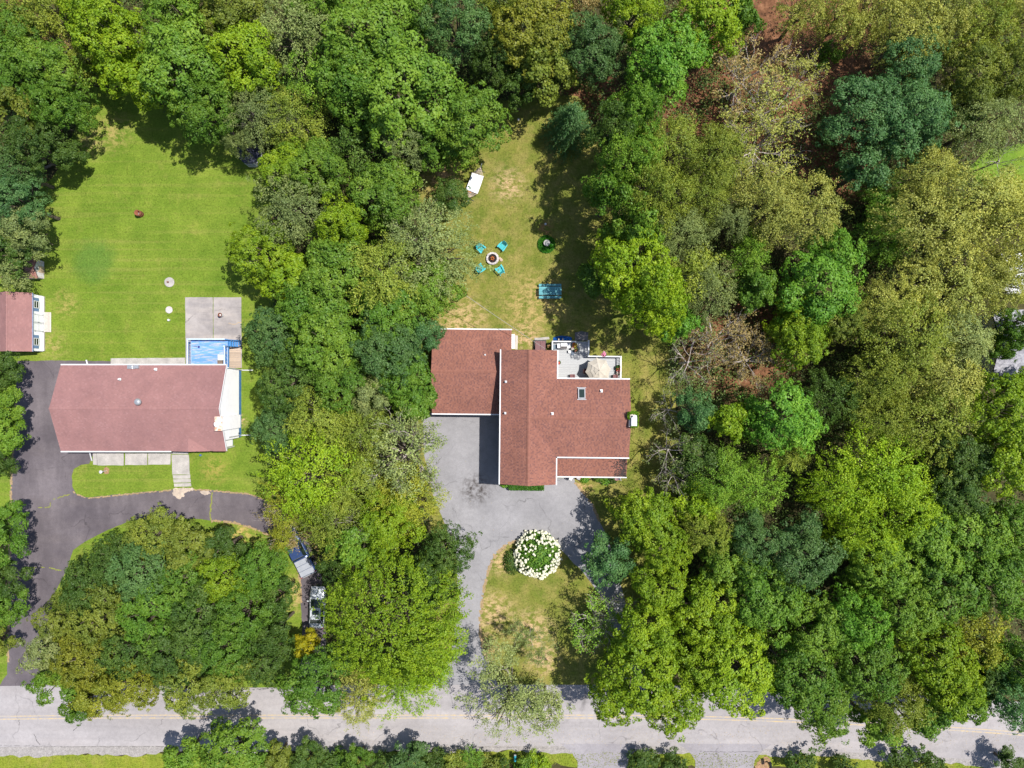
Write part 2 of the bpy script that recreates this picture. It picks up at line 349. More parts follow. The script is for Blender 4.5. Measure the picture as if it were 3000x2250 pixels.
SH = [(x, roady(x) + 80) for x in xs] + [(x, roady(x) + 104 + 5 * math.sin(x * .02) + (8 if x < 500 else 0)) for x in xs[::-1]]
sho, SHw = sheet("gravel_shoulder", SH, .022, GRAVEL, (.5, .15), 8)
for i, (x0, x1, y1) in enumerate(((1685, 1840, 2300), (2030, 2210, 2300))):
    A = [(x0 - 45, 2178), (x0 - 12, 2200), (x0 + 6, 2228), (x0 + 8, y1), (x1 - 6, y1), (x1 + 0, 2226), (x1 + 16, 2205), (x1 + 50, 2180)]
    a_, _ = sheet("driveway_apron", A, .034, asphalt("apron_asphalt%s" % ("" if i else "_worn"), (.27, .255, .275), (.22, .207, .225), .16), (.5, .06), 9 + i)
# yellow centre lines: worn paint, broken into lengths of real sheet
ym, yt, yb = _mat("worn_yellow_paint")
yt.links.new(ramp(yt, noise(yt, 2.2, 6, .7), [(.38, (.31, .29, .29)), (.6, (.45, .34, .18))]), yb.inputs["Base Color"]); yb.inputs["Roughness"].default_value = .8
for off in (-4.2, 4.2):
    mb = MB()
    for x in range(-1400, 4500, 20):
        p = [W(x, roady(x) + off - 1.5), W(x + 20, roady(x + 20) + off - 1.5), W(x + 20, roady(x + 20) + off + 1.5), W(x, roady(x) + off + 1.5)]
        mb.face([(q.x, q.y, .036) for q in p[::-1]])
    mb.build("centre_line", ym)["kind"] = "structure"
# cracks and their weeds, asphalt joints
WEED = M("crack_weed", (.2, .24, .04), (.16, .15, .05), 6, .9)
SEAM = M("asphalt_seam", (.07, .065, .07), (.12, .115, .12), 3, .9)
def strip(name, pts, wd, z, m, parent, seed=1, gap=0.0):
    rng = random.Random(seed); mb = MB(); ws = [W(*p) for p in pts]; q = []
    for a, b in zip(ws, ws[1:]):
        n = max(1, int((b - a).length / .22))
        q += [a + (b - a) * (k / n) for k in range(n)]
    q.append(ws[-1])
    for a, b in zip(q, q[1:]):
        if rng.random() < gap: continue
        d = (b - a).normalized(); nn = Vector((-d.y, d.x, 0)); j = nn * rng.uniform(-.05, .05)
        w0, w1 = wd * rng.uniform(.4, 1.2), wd * rng.uniform(.4, 1.2)
        mb.face([(v.x, v.y, z) for v in (a - nn * w0 + j, b - nn * w1 + j, b + nn * w1 + j, a + nn * w0 + j)])
    o = mb.build(name, m, parent); o["kind"] = "stuff"; return o
strip("weed_strip", [(105, 1488), (145, 1486), (150, 1465), (180, 1455), (212, 1446)], .07, .03, WEED, drv_a, 1, .3)
strip("weed_strip", [(80, 1664), (120, 1661), (150, 1665), (180, 1672)], .07, .03, WEED, drv_a, 2, .4)
strip("weed_strip", [(622, 1442), (620, 1470), (616, 1500), (617, 1524)], .09, .03, WEED, drv_a, 3, .15)
strip("asphalt_joint", [(63, 1790), (62, 1940)], .03, .03, SEAM, drv_a, 5)
strip("asphalt_joint", [(2050, 2201), (2120, 2203), (2222, 2201)], .03, .04, SEAM, road, 6, .1)
strip("asphalt_joint", [(1380, 2187), (1560, 2191), (1690, 2194)], .02, .036, SEAM, road, 7, .2)
strip("asphalt_joint", [(0, 2184), (200, 2187), (480, 2187), (900, 2183)], .02, .036, SEAM, road, 8, .15)
strip("asphalt_joint", [(740, 2020), (800, 2016), (850, 2010), (890, 2003)], .06, .036, SEAM, road, 9, .1)
strip("asphalt_joint", [(100, 2150), (108, 2168), (118, 2182)], .04, .036, SEAM, road, 10)
strip("asphalt_joint", [(215, 2140), (240, 2120), (232, 2118)], .04, .036, SEAM, road, 11)
EDGE = M("drive_edge_dirt", (.34, .24, .14), (.2, .15, .08), 4, .95)
for k_, (pts_, par, w_) in enumerate((([(1560, 1582), (1508, 1585), (1489, 1594), (1470, 1607), (1453, 1625), (1440, 1646), (1431, 1672), (1420, 1713), (1413, 1755), (1408, 1800), (1406, 1834), (1408, 1865), (1416, 1905), (1440, 1960)], drv_b, .22),
        ([(1684, 1413), (1702, 1435), (1716, 1453), (1737, 1479), (1755, 1528)], drv_b, .16), ([(619, 1526), (678, 1529), (723, 1542), (791, 1567), (836, 1608), (868, 1653), (881, 1712), (882, 1766)], drv_a, .14),
        ([(46, 1160), (40, 1300), (33, 1420), (29, 1600), (26, 1800), (24, 1940)], drv_a, .16), ([(214, 1440), (226, 1449), (258, 1459), (300, 1455), (400, 1445), (508, 1436)], drv_a, .09), ([(560, 1434), (620, 1437), (728, 1447), (790, 1469)], drv_a, .1))):
    strip("dirt_edge", pts_, w_, .031, EDGE, par, 60 + k_, .12)
SANDY = M("washed_sand", (.5, .41, .33), (.3, .25, .22), 1.6, .95)
_, _ = sheet("sand_patch", [(507, 1432), (520, 1428), (545, 1430), (565, 1428), (568, 1436), (545, 1442), (538, 1456), (520, 1462), (505, 1448)], .032, SANDY, (.15, .1), 12)
_, _ = sheet("sand_patch", [(585, 1440), (612, 1436), (618, 1446), (600, 1452)], .032, SANDY, (.15, .08), 13)
_, _ = sheet("dirt_patch", [(470, 2262), (900, 2240), (1300, 2246), (1640, 2240), (1640, 2320), (470, 2320)], .016, ground_mat(), (.5, .3), 14)
_, _ = sheet("dirt_patch", [(2212, 2245), (2222, 2228), (2245, 2216), (2256, 2226), (2254, 2250), (2260, 2310), (2205, 2310)], .04, DIRT, (.2, .1), 15)

# concrete round the ranch house: every slab its own piece
pat = empty("patio", W(625, 980)); pat["kind"] = "structure"
def slab(parent, poly, z0, z1, m, name="slab", jit=.02, seed=1):
    return MB().prism(rough(wp(poly), .5, jit, seed), z0, z1).build(name, m, parent)
CONCS = asphalt("stained_concrete", (.36, .33, .325), (.2, .185, .19), .13, warm=(.5, .44, .4))
slab(pat, [(543, 871), (624, 871), (624.6, 1068), (545, 1068)], .0, .06, CONCS, seed=3)
slab(pat, [(626, 871), (707, 871), (709, 1078), (626.6, 1078)], .0, .06, CONCS, seed=4)
slab(pat, [(325, 1050), (543, 1048), (543, 1072), (325, 1072)], .0, .045, CONC, seed=5)
strip("rust_crack", [(670, 947), (690, 950), (708, 943)], .04, .066, M("rust_stain", (.42, .3, .17), (.36, .27, .18), 3), pat, 3, .1)
walk = empty("front_walk", W(450, 1345)); walk["kind"] = "structure"
for i, q in enumerate(([(285, 1328), (363, 1328), (363, 1363), (287, 1363)], [(274, 1328), (284, 1328), (286, 1362), (274, 1361)], [(368, 1328), (433, 1328), (432, 1362), (368, 1362)], [(435, 1328), (501, 1328), (500, 1361), (435, 1361)],
                       [(504, 1318), (552, 1318), (552, 1330), (503, 1330)], [(504, 1332), (554, 1332), (557, 1390), (506, 1390)], [(507, 1392), (558, 1391), (558, 1402), (508, 1402)], [(508, 1404), (559, 1403), (560, 1413), (510, 1414)], [(510, 1416), (560, 1415), (561, 1425), (511, 1426)])):
    slab(walk, q, .0, .1 - .016 * max(0, i - 5), CONC, seed=20 + i)
WOODB = M("boardwalk_plank", (.47, .37, .29), (.36, .28, .22), 3, .85, stretch=(1, 9, 1), var=.14)
bw = empty("boardwalk", W(688, 1040)); bw["kind"] = "structure"
for i in range(13):
    a, b = W(669, 1012 + i * 5.1), W(707, 1012 + i * 5.1); cc = (a + b) / 2
    piece("plank", ((b - a).length, .165, .04), (cc.x, cc.y - .1, .1), WOODB, bw, rz=random.uniform(-.01, .01))
pad = empty("stepping_pad", W(1700, 985)); pad["kind"] = "structure"
slab(pad, [(1684, 973), (1703, 971), (1723, 974), (1722, 998), (1684, 998)], 0, .05, asphalt("dark_gravel_mat", (.2, .19, .2), (.1, .095, .1), .5), "gravel_pad", .06)
slab(pad, [(1566, 989), (1609, 987), (1610, 995), (1567, 996)], 0, .05, CONC, "slab", .05, 4)
slab(pad, [(1498.5, 979), (1508, 979), (1508, 1022), (1498.5, 1022)], 0, .08, WHITE, "slab", .01, 4)
slab(pad, [(1508.5, 982), (1517, 984), (1516, 1023), (1508.5, 1023)], 0, .06, WOODG, "slab", .03, 5)
# ---------------------------------------------------------------- foliage
def unit(a): return a / np.maximum(np.linalg.norm(a, axis=-1, keepdims=True), 1e-9)
def leaf_mesh(name, P, N, A, L, Wd, var, m=None, extra=None):
    """one folded four-cornered leaf per row: centre, normal, axis, length, width, shade value"""
    N = unit(N); A = unit(A - N * (A * N).sum(1, keepdims=True)); B = np.cross(N, A); L = np.reshape(L, (-1, 1)); Wd = np.reshape(Wd, (-1, 1)); n = len(P)
    V = np.empty((n, 4, 3)); V[:, 0] = P - A * L / 2; V[:, 2] = P + A * L / 2 - N * L * .12
    V[:, 1] = P + B * Wd / 2 + N * L * .06; V[:, 3] = P - B * Wd / 2 + N * L * .06
    me = bpy.data.meshes.new(name); me.vertices.add(4 * n); me.vertices.foreach_set("co", V.astype(np.float32).ravel())
    me.loops.add(4 * n); me.loops.foreach_set("vertex_index", np.arange(4 * n, dtype=np.int32))
    me.polygons.add(n); me.polygons.foreach_set("loop_start", np.arange(0, 4 * n, 4, dtype=np.int32))
    at = me.attributes.new("var", 'FLOAT', 'FACE'); at.data.foreach_set("value", np.clip(var, 0, 1).astype(np.float32))
    me.materials.append(m or LEAF); me.update(calc_edges=True); return me
def tufts(rng, C, O, n, tr, L, asp=.7, dome=.4, jit=.4, spray=0.0, tv=None):
    """leaf fans round tuft centres C facing O; spray > 0 stretches them along the drooping outward direction"""
    k = len(C); O = unit(O); ref = np.where(np.abs(O[:, 2:3]) > .9, np.array([[1., 0, 0]]), np.array([[0, 0, 1.]])); U = unit(np.cross(ref, O)); Vv = np.cross(O, U)
    out = C * np.array([1, 1, 0]); out = unit(out + rng.normal(0, .15, out.shape) * np.linalg.norm(out, axis=1, keepdims=True).clip(.2)); sdir = unit(out + np.array([0, 0, -.35]))
    a = rng.uniform(0, 2 * np.pi, (k, n)); r = np.sqrt(rng.uniform(0, 1, (k, n))) * tr * rng.uniform(.7, 1.25, (k, 1)); u, v = np.cos(a) * r, np.sin(a) * r
    rad = u[..., None] * U[:, None] + v[..., None] * Vv[:, None]
    P = C[:, None] + rad + O[:, None] * (-dome * r ** 2 / tr + rng.normal(0, .06, (k, n)))[..., None]
    if spray: s = rng.uniform(-1, 1, (k, n)) * spray; P = P + sdir[:, None] * s[..., None] - np.array([0, 0, 1]) * (np.maximum(s, 0) ** 2 * .25)[..., None]
    N = O[:, None] + rad / tr * .55 + rng.normal(0, jit, (k, n, 3)); A = unit(rad) + (sdir[:, None] * 1.2 if spray else 0) + rng.normal(0, .35, (k, n, 3)) + np.array([0, 0, -.2])
    LL = L * rng.uniform(.65, 1.3, (k, n)); t0 = rng.uniform(.15, .85, (k, 1)) if tv is None else tv.reshape(-1, 1)
    var = t0 * .6 + rng.uniform(0, 1, (k, n)) * .4
    f = lambda x: x.reshape(-1, x.shape[-1]) if x.ndim == 3 else x.reshape(-1)
    return f(P), f(N), f(A), f(LL), f(LL * asp), f(var)
def limbs(mb, rng, tips, h0, r0, lean=(0, 0)):
    top = Vector((lean[0], lean[1], h0)); mb.tube([(0, 0, 0), (lean[0] * .4, lean[1] * .4, h0 * .5), tuple(top)], [r0, r0 * .8, r0 * .62], 7)
    for t in tips:
        t = Vector(t); s = top * (1 - .25 * rng.random()); s.z *= rng.uniform(.8, 1.12) if rng.random() < .7 else 1
        m1 = s.lerp(t, .5) + Vector((rng.uniform(-.25, .25), rng.uniform(-.25, .25), rng.uniform(0, .5)))
        mb.tube([s, m1, t], [r0 * .42, r0 * .26, .03], 5, 0, False)
def branchy(mb, rng, p, d, L, r, depth, spread=.6, up=.12, tips=None, n4=4):
    q = [p]; dd = d
    for k in range(3):
        dd = (dd + Vector((rng.uniform(-.25, .25), rng.uniform(-.25, .25), rng.uniform(-.12, .2) + up * .3))).normalized(); q.append(q[-1] + dd * L / 3)
    mb.tube(q, [r, r * .85, r * .7, r * .5], n4, 0, False)
    if depth == 0:
        if tips is not None: tips.append(q[-1]); tips.append(q[2])
        return
    for k in range(rng.randint(3, 4)):
        s = q[rng.choice((1, 2, 2, 3, 3))]; nd = (dd + Vector((rng.uniform(-1, 1), rng.uniform(-1, 1), rng.uniform(-.4, .7))) * spread).normalized()
        branchy(mb, rng, s, nd, L * rng.uniform(.55, .8), r * .5, depth - 1, spread, up, tips, 4 if depth > 1 else 3)
PROTO = {}
def crown_points(rng, Rr, D, nl, nt, lob=(.33, .47)):
    C, O, T = [], [], []; cs = []
    for i in range(nl):
        zz = .96 - 1.45 * (i + .5) / nl + rng.uniform(-.1, .1); zz = min(zz, .98); th = i * 2.39996 + rng.uniform(-.7, .7); s = math.sqrt(max(0, 1 - zz * zz))
        f = rng.uniform(.46, .8); c = np.array([s * math.cos(th) * Rr * f, s * math.sin(th) * Rr * f, zz * D * .62]); lr = rng.uniform(*lob) * Rr; cs.append((c, lr))
    for i, (c, lr) in enumerate(cs):
        d = unit(rng.normal(0, 1, (nt * 3, 3)) + np.array([0, 0, .55])); d = d[d[:, 2] > -.25][:nt]; tv = rng.uniform(.25, .75)
        p = c + d * lr * rng.uniform(.8, 1.08, (len(d), 1)) * np.array([1, 1, .8]); keep = np.ones(len(p), bool)
        for j, (c2, l2) in enumerate(cs):
            if j != i: keep &= np.linalg.norm((p - c2) * np.array([1, 1, 1.2]), axis=1) > l2 * .78
        p, d = p[keep], d[keep]; C.append(p); O.append(d + unit(p) * .5 + np.array([0, 0, .35])); T.append(np.clip(tv + rng.normal(0, .16, len(p)), 0, 1))
    C, O, T = np.concatenate(C), np.concatenate(O), np.concatenate(T); far = rng.random(len(C)) < .09; C[far] *= rng.uniform(1.08, 1.28, (far.sum(), 1)) * np.array([1, 1, .95])
    return C, O, T, cs
def make_proto(kind, seed, Rr, h):
    rng = np.random.default_rng(seed); pr = random.Random(seed); zc = h * .57; D = h * .44; mb = MB(); bark = BARK
    if kind == 'maple':
        C, O, T, cs = crown_points(rng, Rr, D, 16 if Rr > 3 else 10, 34 if Rr > 3 else 22)
        parts = tufts(rng, C, O, 34, .38, .2, .7, .7, .45, 0, T)
    elif kind == 'oak':
        C, O, T, cs = crown_points(rng, Rr, D, 20 if Rr > 3 else 11, 30 if Rr > 3 else 20, (.24, .4))
        parts = tufts(rng, C, O, 32, .33, .175, .62, .35, .55, 0, T)
    elif kind == 'birch':
        C, O, T, cs = crown_points(rng, Rr, D, 22 if Rr > 3 else 12, 30 if Rr > 3 else 20, (.26, .44))
        parts = tufts(rng, C, O, 26, .24, .16, .6, .2, .7, .42, T)
    elif kind == 'open':
        C, O, T, cs = crown_points(rng, Rr, D, 20 if Rr > 3 else 11, 17, (.28, .46)); k = rng.random(len(C)) < .8; C, O, T = C[k], O[k], T[k]
        parts = tufts(rng, C, O, 20, .3, .17, .6, .2, .75, .3, T)
    elif kind == 'fan':
        n = 1300; i = np.arange(n); zz = 1 - 1.15 * (i + .5) / n; th = i * 2.39996 + rng.normal(0, .1, n); s = np.sqrt(np.clip(1 - zz ** 2, 0, 1)); bump = 1 + .1 * np.sin(th * 5 + zz * 6) + rng.normal(0, .09, n)
        d = np.stack([s * np.cos(th), s * np.sin(th), zz], 1); C = d * bump[:, None] * np.array([Rr, Rr, D]) * .97; O = d * .7 + np.array([0, 0, .9]); cs = [(c, 1) for c in C[::90] * .7]
        parts = tufts(rng, C, O, 24, .3, .2, .6, .5, .45, .3, None)
    elif kind == 'conifer':
        C, O = [], []
        for lv in range(15):
            f = lv / 14; rr = Rr * (1.02 - f) ** .85 + .12; n = max(4, int(24 * (1 - f) + 4))
            for k in range(n):
                a = k * 2 * math.pi / n + lv + rng.uniform(-.15, .15); q = rr * rng.uniform(.75, 1.1)
                for t in (.45, .8, 1): C.append((math.cos(a) * q * t, math.sin(a) * q * t, -D + f * 2 * D - q * t * .3)); O.append((math.cos(a) * .35, math.sin(a) * .35, 1))
        C, O = np.array(C), np.array(O); cs = [(np.array([0, 0, D * .8]), 1)]; parts = tufts(rng, C, O, 13, .2, .2, .3, .2, .5, .4, None)
    elif kind == 'shrub':
        C, O, T, cs = crown_points(rng, Rr, D, 9, 16, (.3, .48)); parts = tufts(rng, C, O, 22, .22, .15, .62, .3, .55, 0, T); cs = cs[:4]
    elif kind in ('bare', 'twiggy', 'sapling'):
        tips = []; bark = GREYBARK; dep = 3; nb = {'bare': 6, 'twiggy': 9, 'sapling': 6}[kind]
        r0 = {'bare': .1, 'twiggy': .15, 'sapling': .08}[kind]
        mb.tube([(0, 0, 0), (.1, .05, h * .22), (.15, .1, h * .42)], [r0 * 1.3, r0 * 1.1, r0], 6)
        for k in range(nb):
            a = k * 2 * math.pi / nb + pr.uniform(-.4, .4); up = pr.uniform(.35, 1.3)
            branchy(mb, pr, Vector((.15, .1, h * pr.uniform(.33, .42))), Vector((math.cos(a), math.sin(a), up)).normalized(), Rr * .62, r0 * .5, dep, .62, .1, tips)
        C = np.array([tuple(t) for t in tips]) - np.array([0, 0, zc]); k = rng.random(len(C)) < {'bare': .22, 'twiggy': .34, 'sapling': .95}[kind]; C = C[k] + rng.normal(0, .12, (k.sum(), 3))
        O = unit(C) * .3 + np.array([0, 0, 1]); parts = tufts(rng, C, O, {'bare': 5, 'twiggy': 9, 'sapling': 16}[kind], .3, .17, .62, .2, .8, .25, None); cs = None
    if cs is not None: limbs(mb, pr, [tuple(c + np.array([0, 0, zc])) for c, lr in cs], h * .4, .13 + .035 * Rr if kind != 'shrub' else .05)
    P = parts[0] + np.array([0, 0, zc]); P[:, 2] = np.maximum(P[:, 2], .12)
    lm = leaf_mesh("crown", P, *parts[1:]); tm = mb.mesh("trunk", bark)
    return (Rr, h, lm, tm)
SPEC = {'maple': [(3.7, 13, 5), (2.2, 8.5, 3)], 'oak': [(3.7, 13, 4), (2.2, 8.5, 3)], 'birch': [(3.7, 12.5, 4), (2.3, 8.5, 2)], 'open': [(3.7, 12.5, 3), (2.3, 8.5, 1)], 'fan': [(6.6, 13, 1)], 'conifer': [(2, 7, 1)],
        'shrub': [(1.2, 2.2, 2)], 'bare': [(3, 12, 3)], 'twiggy': [(3.4, 11, 3)], 'sapling': [(4.6, 11, 1)]}
for i, (kd, lst) in enumerate(SPEC.items()):
    PROTO[kd] = [make_proto(kd, 100 * i + 10 * j + k, Rr, h) for j, (Rr, h, n) in enumerate(lst) for k in range(n)]
TR = random.Random(77)
def grow(name, kind, px, py, rpx, h, colr, label, cat, group=None, rot=None, root=None):
    """root: the trunk leans out from this photo-plan x instead of standing straight
    a crown seen at photo-plan place px,py with radius rpx; the trunk stands below it"""
    z = h * .57; c = W(px, py, z); rad = rpx * 1.12 * (H - z) / F; best = min(abs(p[0] - rad) for p in PROTO[kind]); pool = [p for p in PROTO[kind] if abs(p[0] - rad) < best + .4]
    Rr, hp, lm, tm = TR.choice(pool); bx = c.x if root is None else min(c.x, W(root, py).x); rz = TR.uniform(0, 6.28); lean = c.x - bx; t = empty(name, (bx, c.y, 0), 0 if lean else rz, label, cat, group)
    s = rad / Rr; t.scale = (s * TR.uniform(.94, 1.06), s * TR.uniform(.94, 1.06), h / hp)
    if lean: t.scale = (s, s, h / hp)
    a = link("crown", lm, t); b = link("trunk", tm, t)
    if lean: a.location.x = lean / s; a.rotation_euler.z = rz; b.rotation_euler = (0, math.atan2(lean / s, z * hp / h), 0)
    j = TR.uniform(.88, 1.12) * (1.3 if kind in ('birch', 'open', 'twiggy', 'sapling') else 1.0)
    a.color = (colr[0] * j, colr[1] * j, colr[2] * j, 1); return t
def clump(name, c, r3, n, L, colr, parent=None, seed=1, up=.8, asp=.6, low=None):
    """a loose mass of leaves filling an ellipsoid"""
    rng = np.random.default_rng(seed); d = unit(rng.normal(0, 1, (n, 3))); d[:, 2] = np.abs(d[:, 2]) if low is None else d[:, 2]; q = rng.uniform(.55, 1.05, (n, 1)); P = d * q * np.array(r3)
    N = d + np.array([0, 0, up]) + rng.normal(0, .5, (n, 3)); A = d + rng.normal(0, .5, (n, 3)); LL = L * rng.uniform(.6, 1.3, n)
    me = leaf_mesh(name, P, N, A, LL, LL * asp, rng.uniform(0, 1, n) * .6 + .2 + .3 * np.sin(P[:, 0] * 5) * np.sin(P[:, 1] * 5)); o = link(name, me, parent, Vector(c) - (ORG[parent.name] if parent else Vector((0, 0, 0))))
    ORG[o.name] = Vector(c); o.color = (*colr, 1); return o
# ---------------------------------------------------------------- houses
def shingle_plane(mb, eave_a, eave_b, poly, expo=.15, tab=.3, seed=1):
    """courses of shingle tabs filling the planar polygon; eave_a->eave_b runs along the eave, upslope is to its left"""
    rng = random.Random(seed); A = Vector(eave_a); u = (Vector(eave_b) - A).normalized()
    P = [Vector(p) for p in poly]; nrm = Vector((0, 0, 0))
    for i in range(len(P)): nrm += (P[i] - P[0]).cross(P[(i + 1) % len(P)] - P[0])
    nrm.normalize()
    if nrm.z < 0: nrm = -nrm
    v = nrm.cross(u)
    uv = [((p - A).dot(u), (p - A).dot(v)) for p in P]; vmax = max(q[1] for q in uv)
    rows = max(1, int(round(vmax / expo))); ex = vmax / rows
    for r in range(rows):
        v0, v1 = r * ex, (r + 1) * ex; vm = (v0 + v1) / 2; cr = []
        for i in range(len(uv)):
            (u0, a), (u1, b) = uv[i], uv[(i + 1) % len(uv)]
            if (a > vm) != (b > vm): cr.append(u0 + (u1 - u0) * (vm - a) / (b - a))
        cr.sort()
        for s, e in zip(cr[::2], cr[1::2]):
            x = s - rng.random() * tab; last = rng.random() < .5
            while x < e:
                last = rng.random() < (.4 if last else .85); wd = tab * rng.uniform(.85, 1.1) * (1 if last else .7); a0, a1 = max(x, s), min(x + wd, e); x += wd
                if a1 - a0 < .02: continue
                lift = rng.uniform(.012, .024); val = rng.uniform(.38, 1) if last or rng.random() < .2 else rng.uniform(0, .36)
                lo0 = A + u * a0 + v * v0 + nrm * lift; lo1 = A + u * a1 + v * v0 + nrm * lift
                hi1 = A + u * a1 + v * v1 + nrm * .004; hi0 = A + u * a0 + v * v1 + nrm * .004
                mb.face([lo0, lo1, hi1, hi0], 0, val); mb.face([A + u * a0 + v * v0, A + u * a1 + v * v0, lo1, lo0], 0, val)
def roof_slab(mb, poly, th=.16):
    """closed slab under a planar roof polygon"""
    P = [Vector(p) for p in poly]; n = Vector((0, 0, 0))
    for i in range(len(P)): n += (P[i] - P[0]).cross(P[(i + 1) % len(P)] - P[0])
    n.normalize()
    if n.z < 0: P = P[::-1]; n = -n
    lo = [p - Vector((0, 0, th)) for p in P]
    mb.face(P); mb.face(lo[::-1])
    for i in range(len(P)):
        j = (i + 1) % len(P); mb.face([P[i], lo[i], lo[j], P[j]])
def ridge_caps(mb, a, b, wd=.16, seed=1):
    rng = random.Random(seed); a, b = Vector(a), Vector(b); L = (b - a).length; d = (b - a) / L; s = Vector((-d.y, d.x, 0)); n = int(L / .15)
    for i in range(n):
        p, q = a + d * (L * i / n), a + d * (L * (i + 1) / n); up = Vector((0, 0, .05)); dn = Vector((0, 0, -.03)); lift = Vector((0, 0, .02)); vv = rng.uniform(.55, 1)
        for sg in (1, -1):
            f = [p + up + lift, q + up, q + s * wd * sg + dn, p + s * wd * sg + dn + lift]
            mb.face(f if sg < 0 else f[::-1], 0, vv)
def lap_wall(mb, a, b, z0, ztop, lap=.13, mi=0):
    """clapboard wall from a to b (outside on the right hand); ztop(t) gives the top along it"""
    a, b = Vector((a[0], a[1], 0)), Vector((b[0], b[1], 0)); d = (b - a).normalized(); n = Vector((d.y, -d.x, 0)); L = (b - a).length
    zt = max(ztop(k / 10) for k in range(11)); z = z0
    while z < zt - 1e-4:
        z1 = min(z + lap, zt); zm = (z + z1) / 2
        ts = [k / 200 for k in range(201) if ztop(k / 200) >= zm]
        if ts:
            t0, t1 = min(ts), max(ts); p, q = a + d * L * t0, a + d * L * t1
            f0, f1 = n * .022, n * .004
            mb.face([p + f0 + Vector((0, 0, z)), q + f0 + Vector((0, 0, z)), q + f1 + Vector((0, 0, z1)), p + f1 + Vector((0, 0, z1))], mi)
            mb.face([p + Vector((0, 0, z)), q + Vector((0, 0, z)), q + f0 + Vector((0, 0, z)), p + f0 + Vector((0, 0, z))], mi)
        z = z1
def box_walls(name, x0, x1, y0, y1, z0, z1, m, parent, gx=None, gy=None):
    """four clapboard walls; gx/gy = ridge height of the gable ends facing x/y"""
    mb = MB(); flat = lambda t: z1
    gab = lambda r: (lambda t: z1 + (r - z1) * (1 - abs(2 * t - 1)))
    lap_wall(mb, (x0, y0), (x1, y0), z0, gab(gy) if gy else flat); lap_wall(mb, (x1, y0), (x1, y1), z0, gab(gx) if gx else flat)
    lap_wall(mb, (x1, y1), (x0, y1), z0, gab(gy) if gy else flat); lap_wall(mb, (x0, y1), (x0, y0), z0, gab(gx) if gx else flat)
    return mb.build(name, m, parent)
def window(parent, c, wd, ht, axis, sgn, trim=WHITE, name="window", rot=0):
    """axis 'x': glass faces +-x; 'y': faces +-y"""
    mb = MB(); x, y, z = c; t = .08
    def bar(u0, u1, w0, w1, d0, d1):
        if axis == 'x': mb.bx(x + sgn * d0, x + sgn * d1, y + u0, y + u1, z + w0, z + w1)
        else: mb.bx(x + u0, x + u1, y + sgn * d0, y + sgn * d1, z + w0, z + w1)
    for s in (-1, 1): bar(s * wd / 2 - t / 2, s * wd / 2 + t / 2, -ht / 2, ht / 2, .0, .07); bar(-wd / 2 + t / 2, wd / 2 - t / 2, s * ht / 2 - t / 2, s * ht / 2 + t / 2, .0, .069)
    bar(-wd / 2 + t / 2, wd / 2 - t / 2, -.02, .02, .0, .06)
    f = mb.build(name, trim, parent); mb2 = MB(); mb = mb2
    bar(-wd / 2 + t / 2, wd / 2 - t / 2, -ht / 2 + t / 2, ht / 2 - t / 2, .01, .03)
    ORG[f.name] = ORG[parent.name]; mb2.build("pane", GLASS, f); return f
def vent(parent, p, r=.07, h=.3, name="vent_pipe", m=METAL):
    mb = MB(); mb.tube([(p[0], p[1], p[2] - .1), (p[0], p[1], p[2] + h)], r, 10); mb.tube([(p[0], p[1], p[2] + h), (p[0], p[1], p[2] + h + .05)], r * 1.35, 10)
    mb.box((p[0], p[1], p[2] + .04), (r * 4, r * 4, .05)); return mb.build(name, m, parent)

SH2 = shingle_mat("salmon_shingle", [(0, (.148, .07, .062)), (.3, (.165, .077, .066)), (.4, (.205, .09, .068)), (.8, (.222, .098, .074)), (1, (.245, .113, .085))])
SH1 = shingle_mat("rose_shingle", [(0, (.228, .124, .122)), (.3, (.245, .13, .127)), (.85, (.258, .136, .132)), (1, (.275, .152, .148))])
SHG = shingle_mat("grey_shingle", [(0, (.2, .2, .23)), (.5, (.27, .27, .31)), (1, (.36, .36, .4))])
SHR = shingle_mat("worn_red_shingle", [(0, (.2, .09, .08)), (.5, (.28, .13, .11)), (1, (.35, .2, .16))])

# ---- the T-shaped house with the joined garage
h2 = empty("house", W(1545, 1200, 0), R(-.6), "T-shaped house with salmon shingle roof, joined garage and porch by the pale driveway", "house")
EV, RG = 5.2, 6.46; GE, GR = 3.0, 4.34
cx0, cx1, cxr = -1.20, 4.69, 1.725; cyN, cyS = 3.56, -10.56; wx1 = 12.36; wyN, wyS, wyr = .575, -7.62, -3.52
# roof planes
r_main = MB(); r_gar = MB(); r_por = MB(); s_main = MB(); s_gar = MB(); s_por = MB()
planes = [((cx0, cyN, EV), (cx0, cyS, EV), [(cx0, cyN, EV), (cx0, cyS, EV), (cxr, cyS, RG), (cxr, cyN, RG)]),
          ((cx1, cyS, EV), (cx1, wyS, EV), [(cx1, cyS, EV), (cx1, wyS, EV), (cxr, wyr, RG), (cxr, cyS, RG)]),
          ((cx1, wyN, EV), (cx1, cyN, EV), [(cx1, wyN, EV), (cx1, cyN, EV), (cxr, cyN, RG), (cxr, wyr, RG)]),
          ((cx1, wyS, EV), (wx1, wyS, EV), [(cx1, wyS, EV), (wx1, wyS, EV), (wx1, wyr, RG), (cxr, wyr, RG)]),
          ((wx1, wyN, EV), (cx1, wyN, EV), [(wx1, wyN, EV), (cx1, wyN, EV), (cxr, wyr, RG), (wx1, wyr, RG)])]
for i, (a, b, p) in enumerate(planes): roof_slab(r_main, p); shingle_plane(s_main, a, b, p, .152, .19, 11 + i)
for a, b, s in (((cxr, cyN, RG), (cxr, cyS, RG), 1), ((cxr, wyr, RG), (wx1, wyr, RG), 2)): ridge_caps(s_main, a, b, .17, s)
gx0, gx1, gyN, gyS, gyr = -8.66, -.13, 5.82, -3.28, 1.27
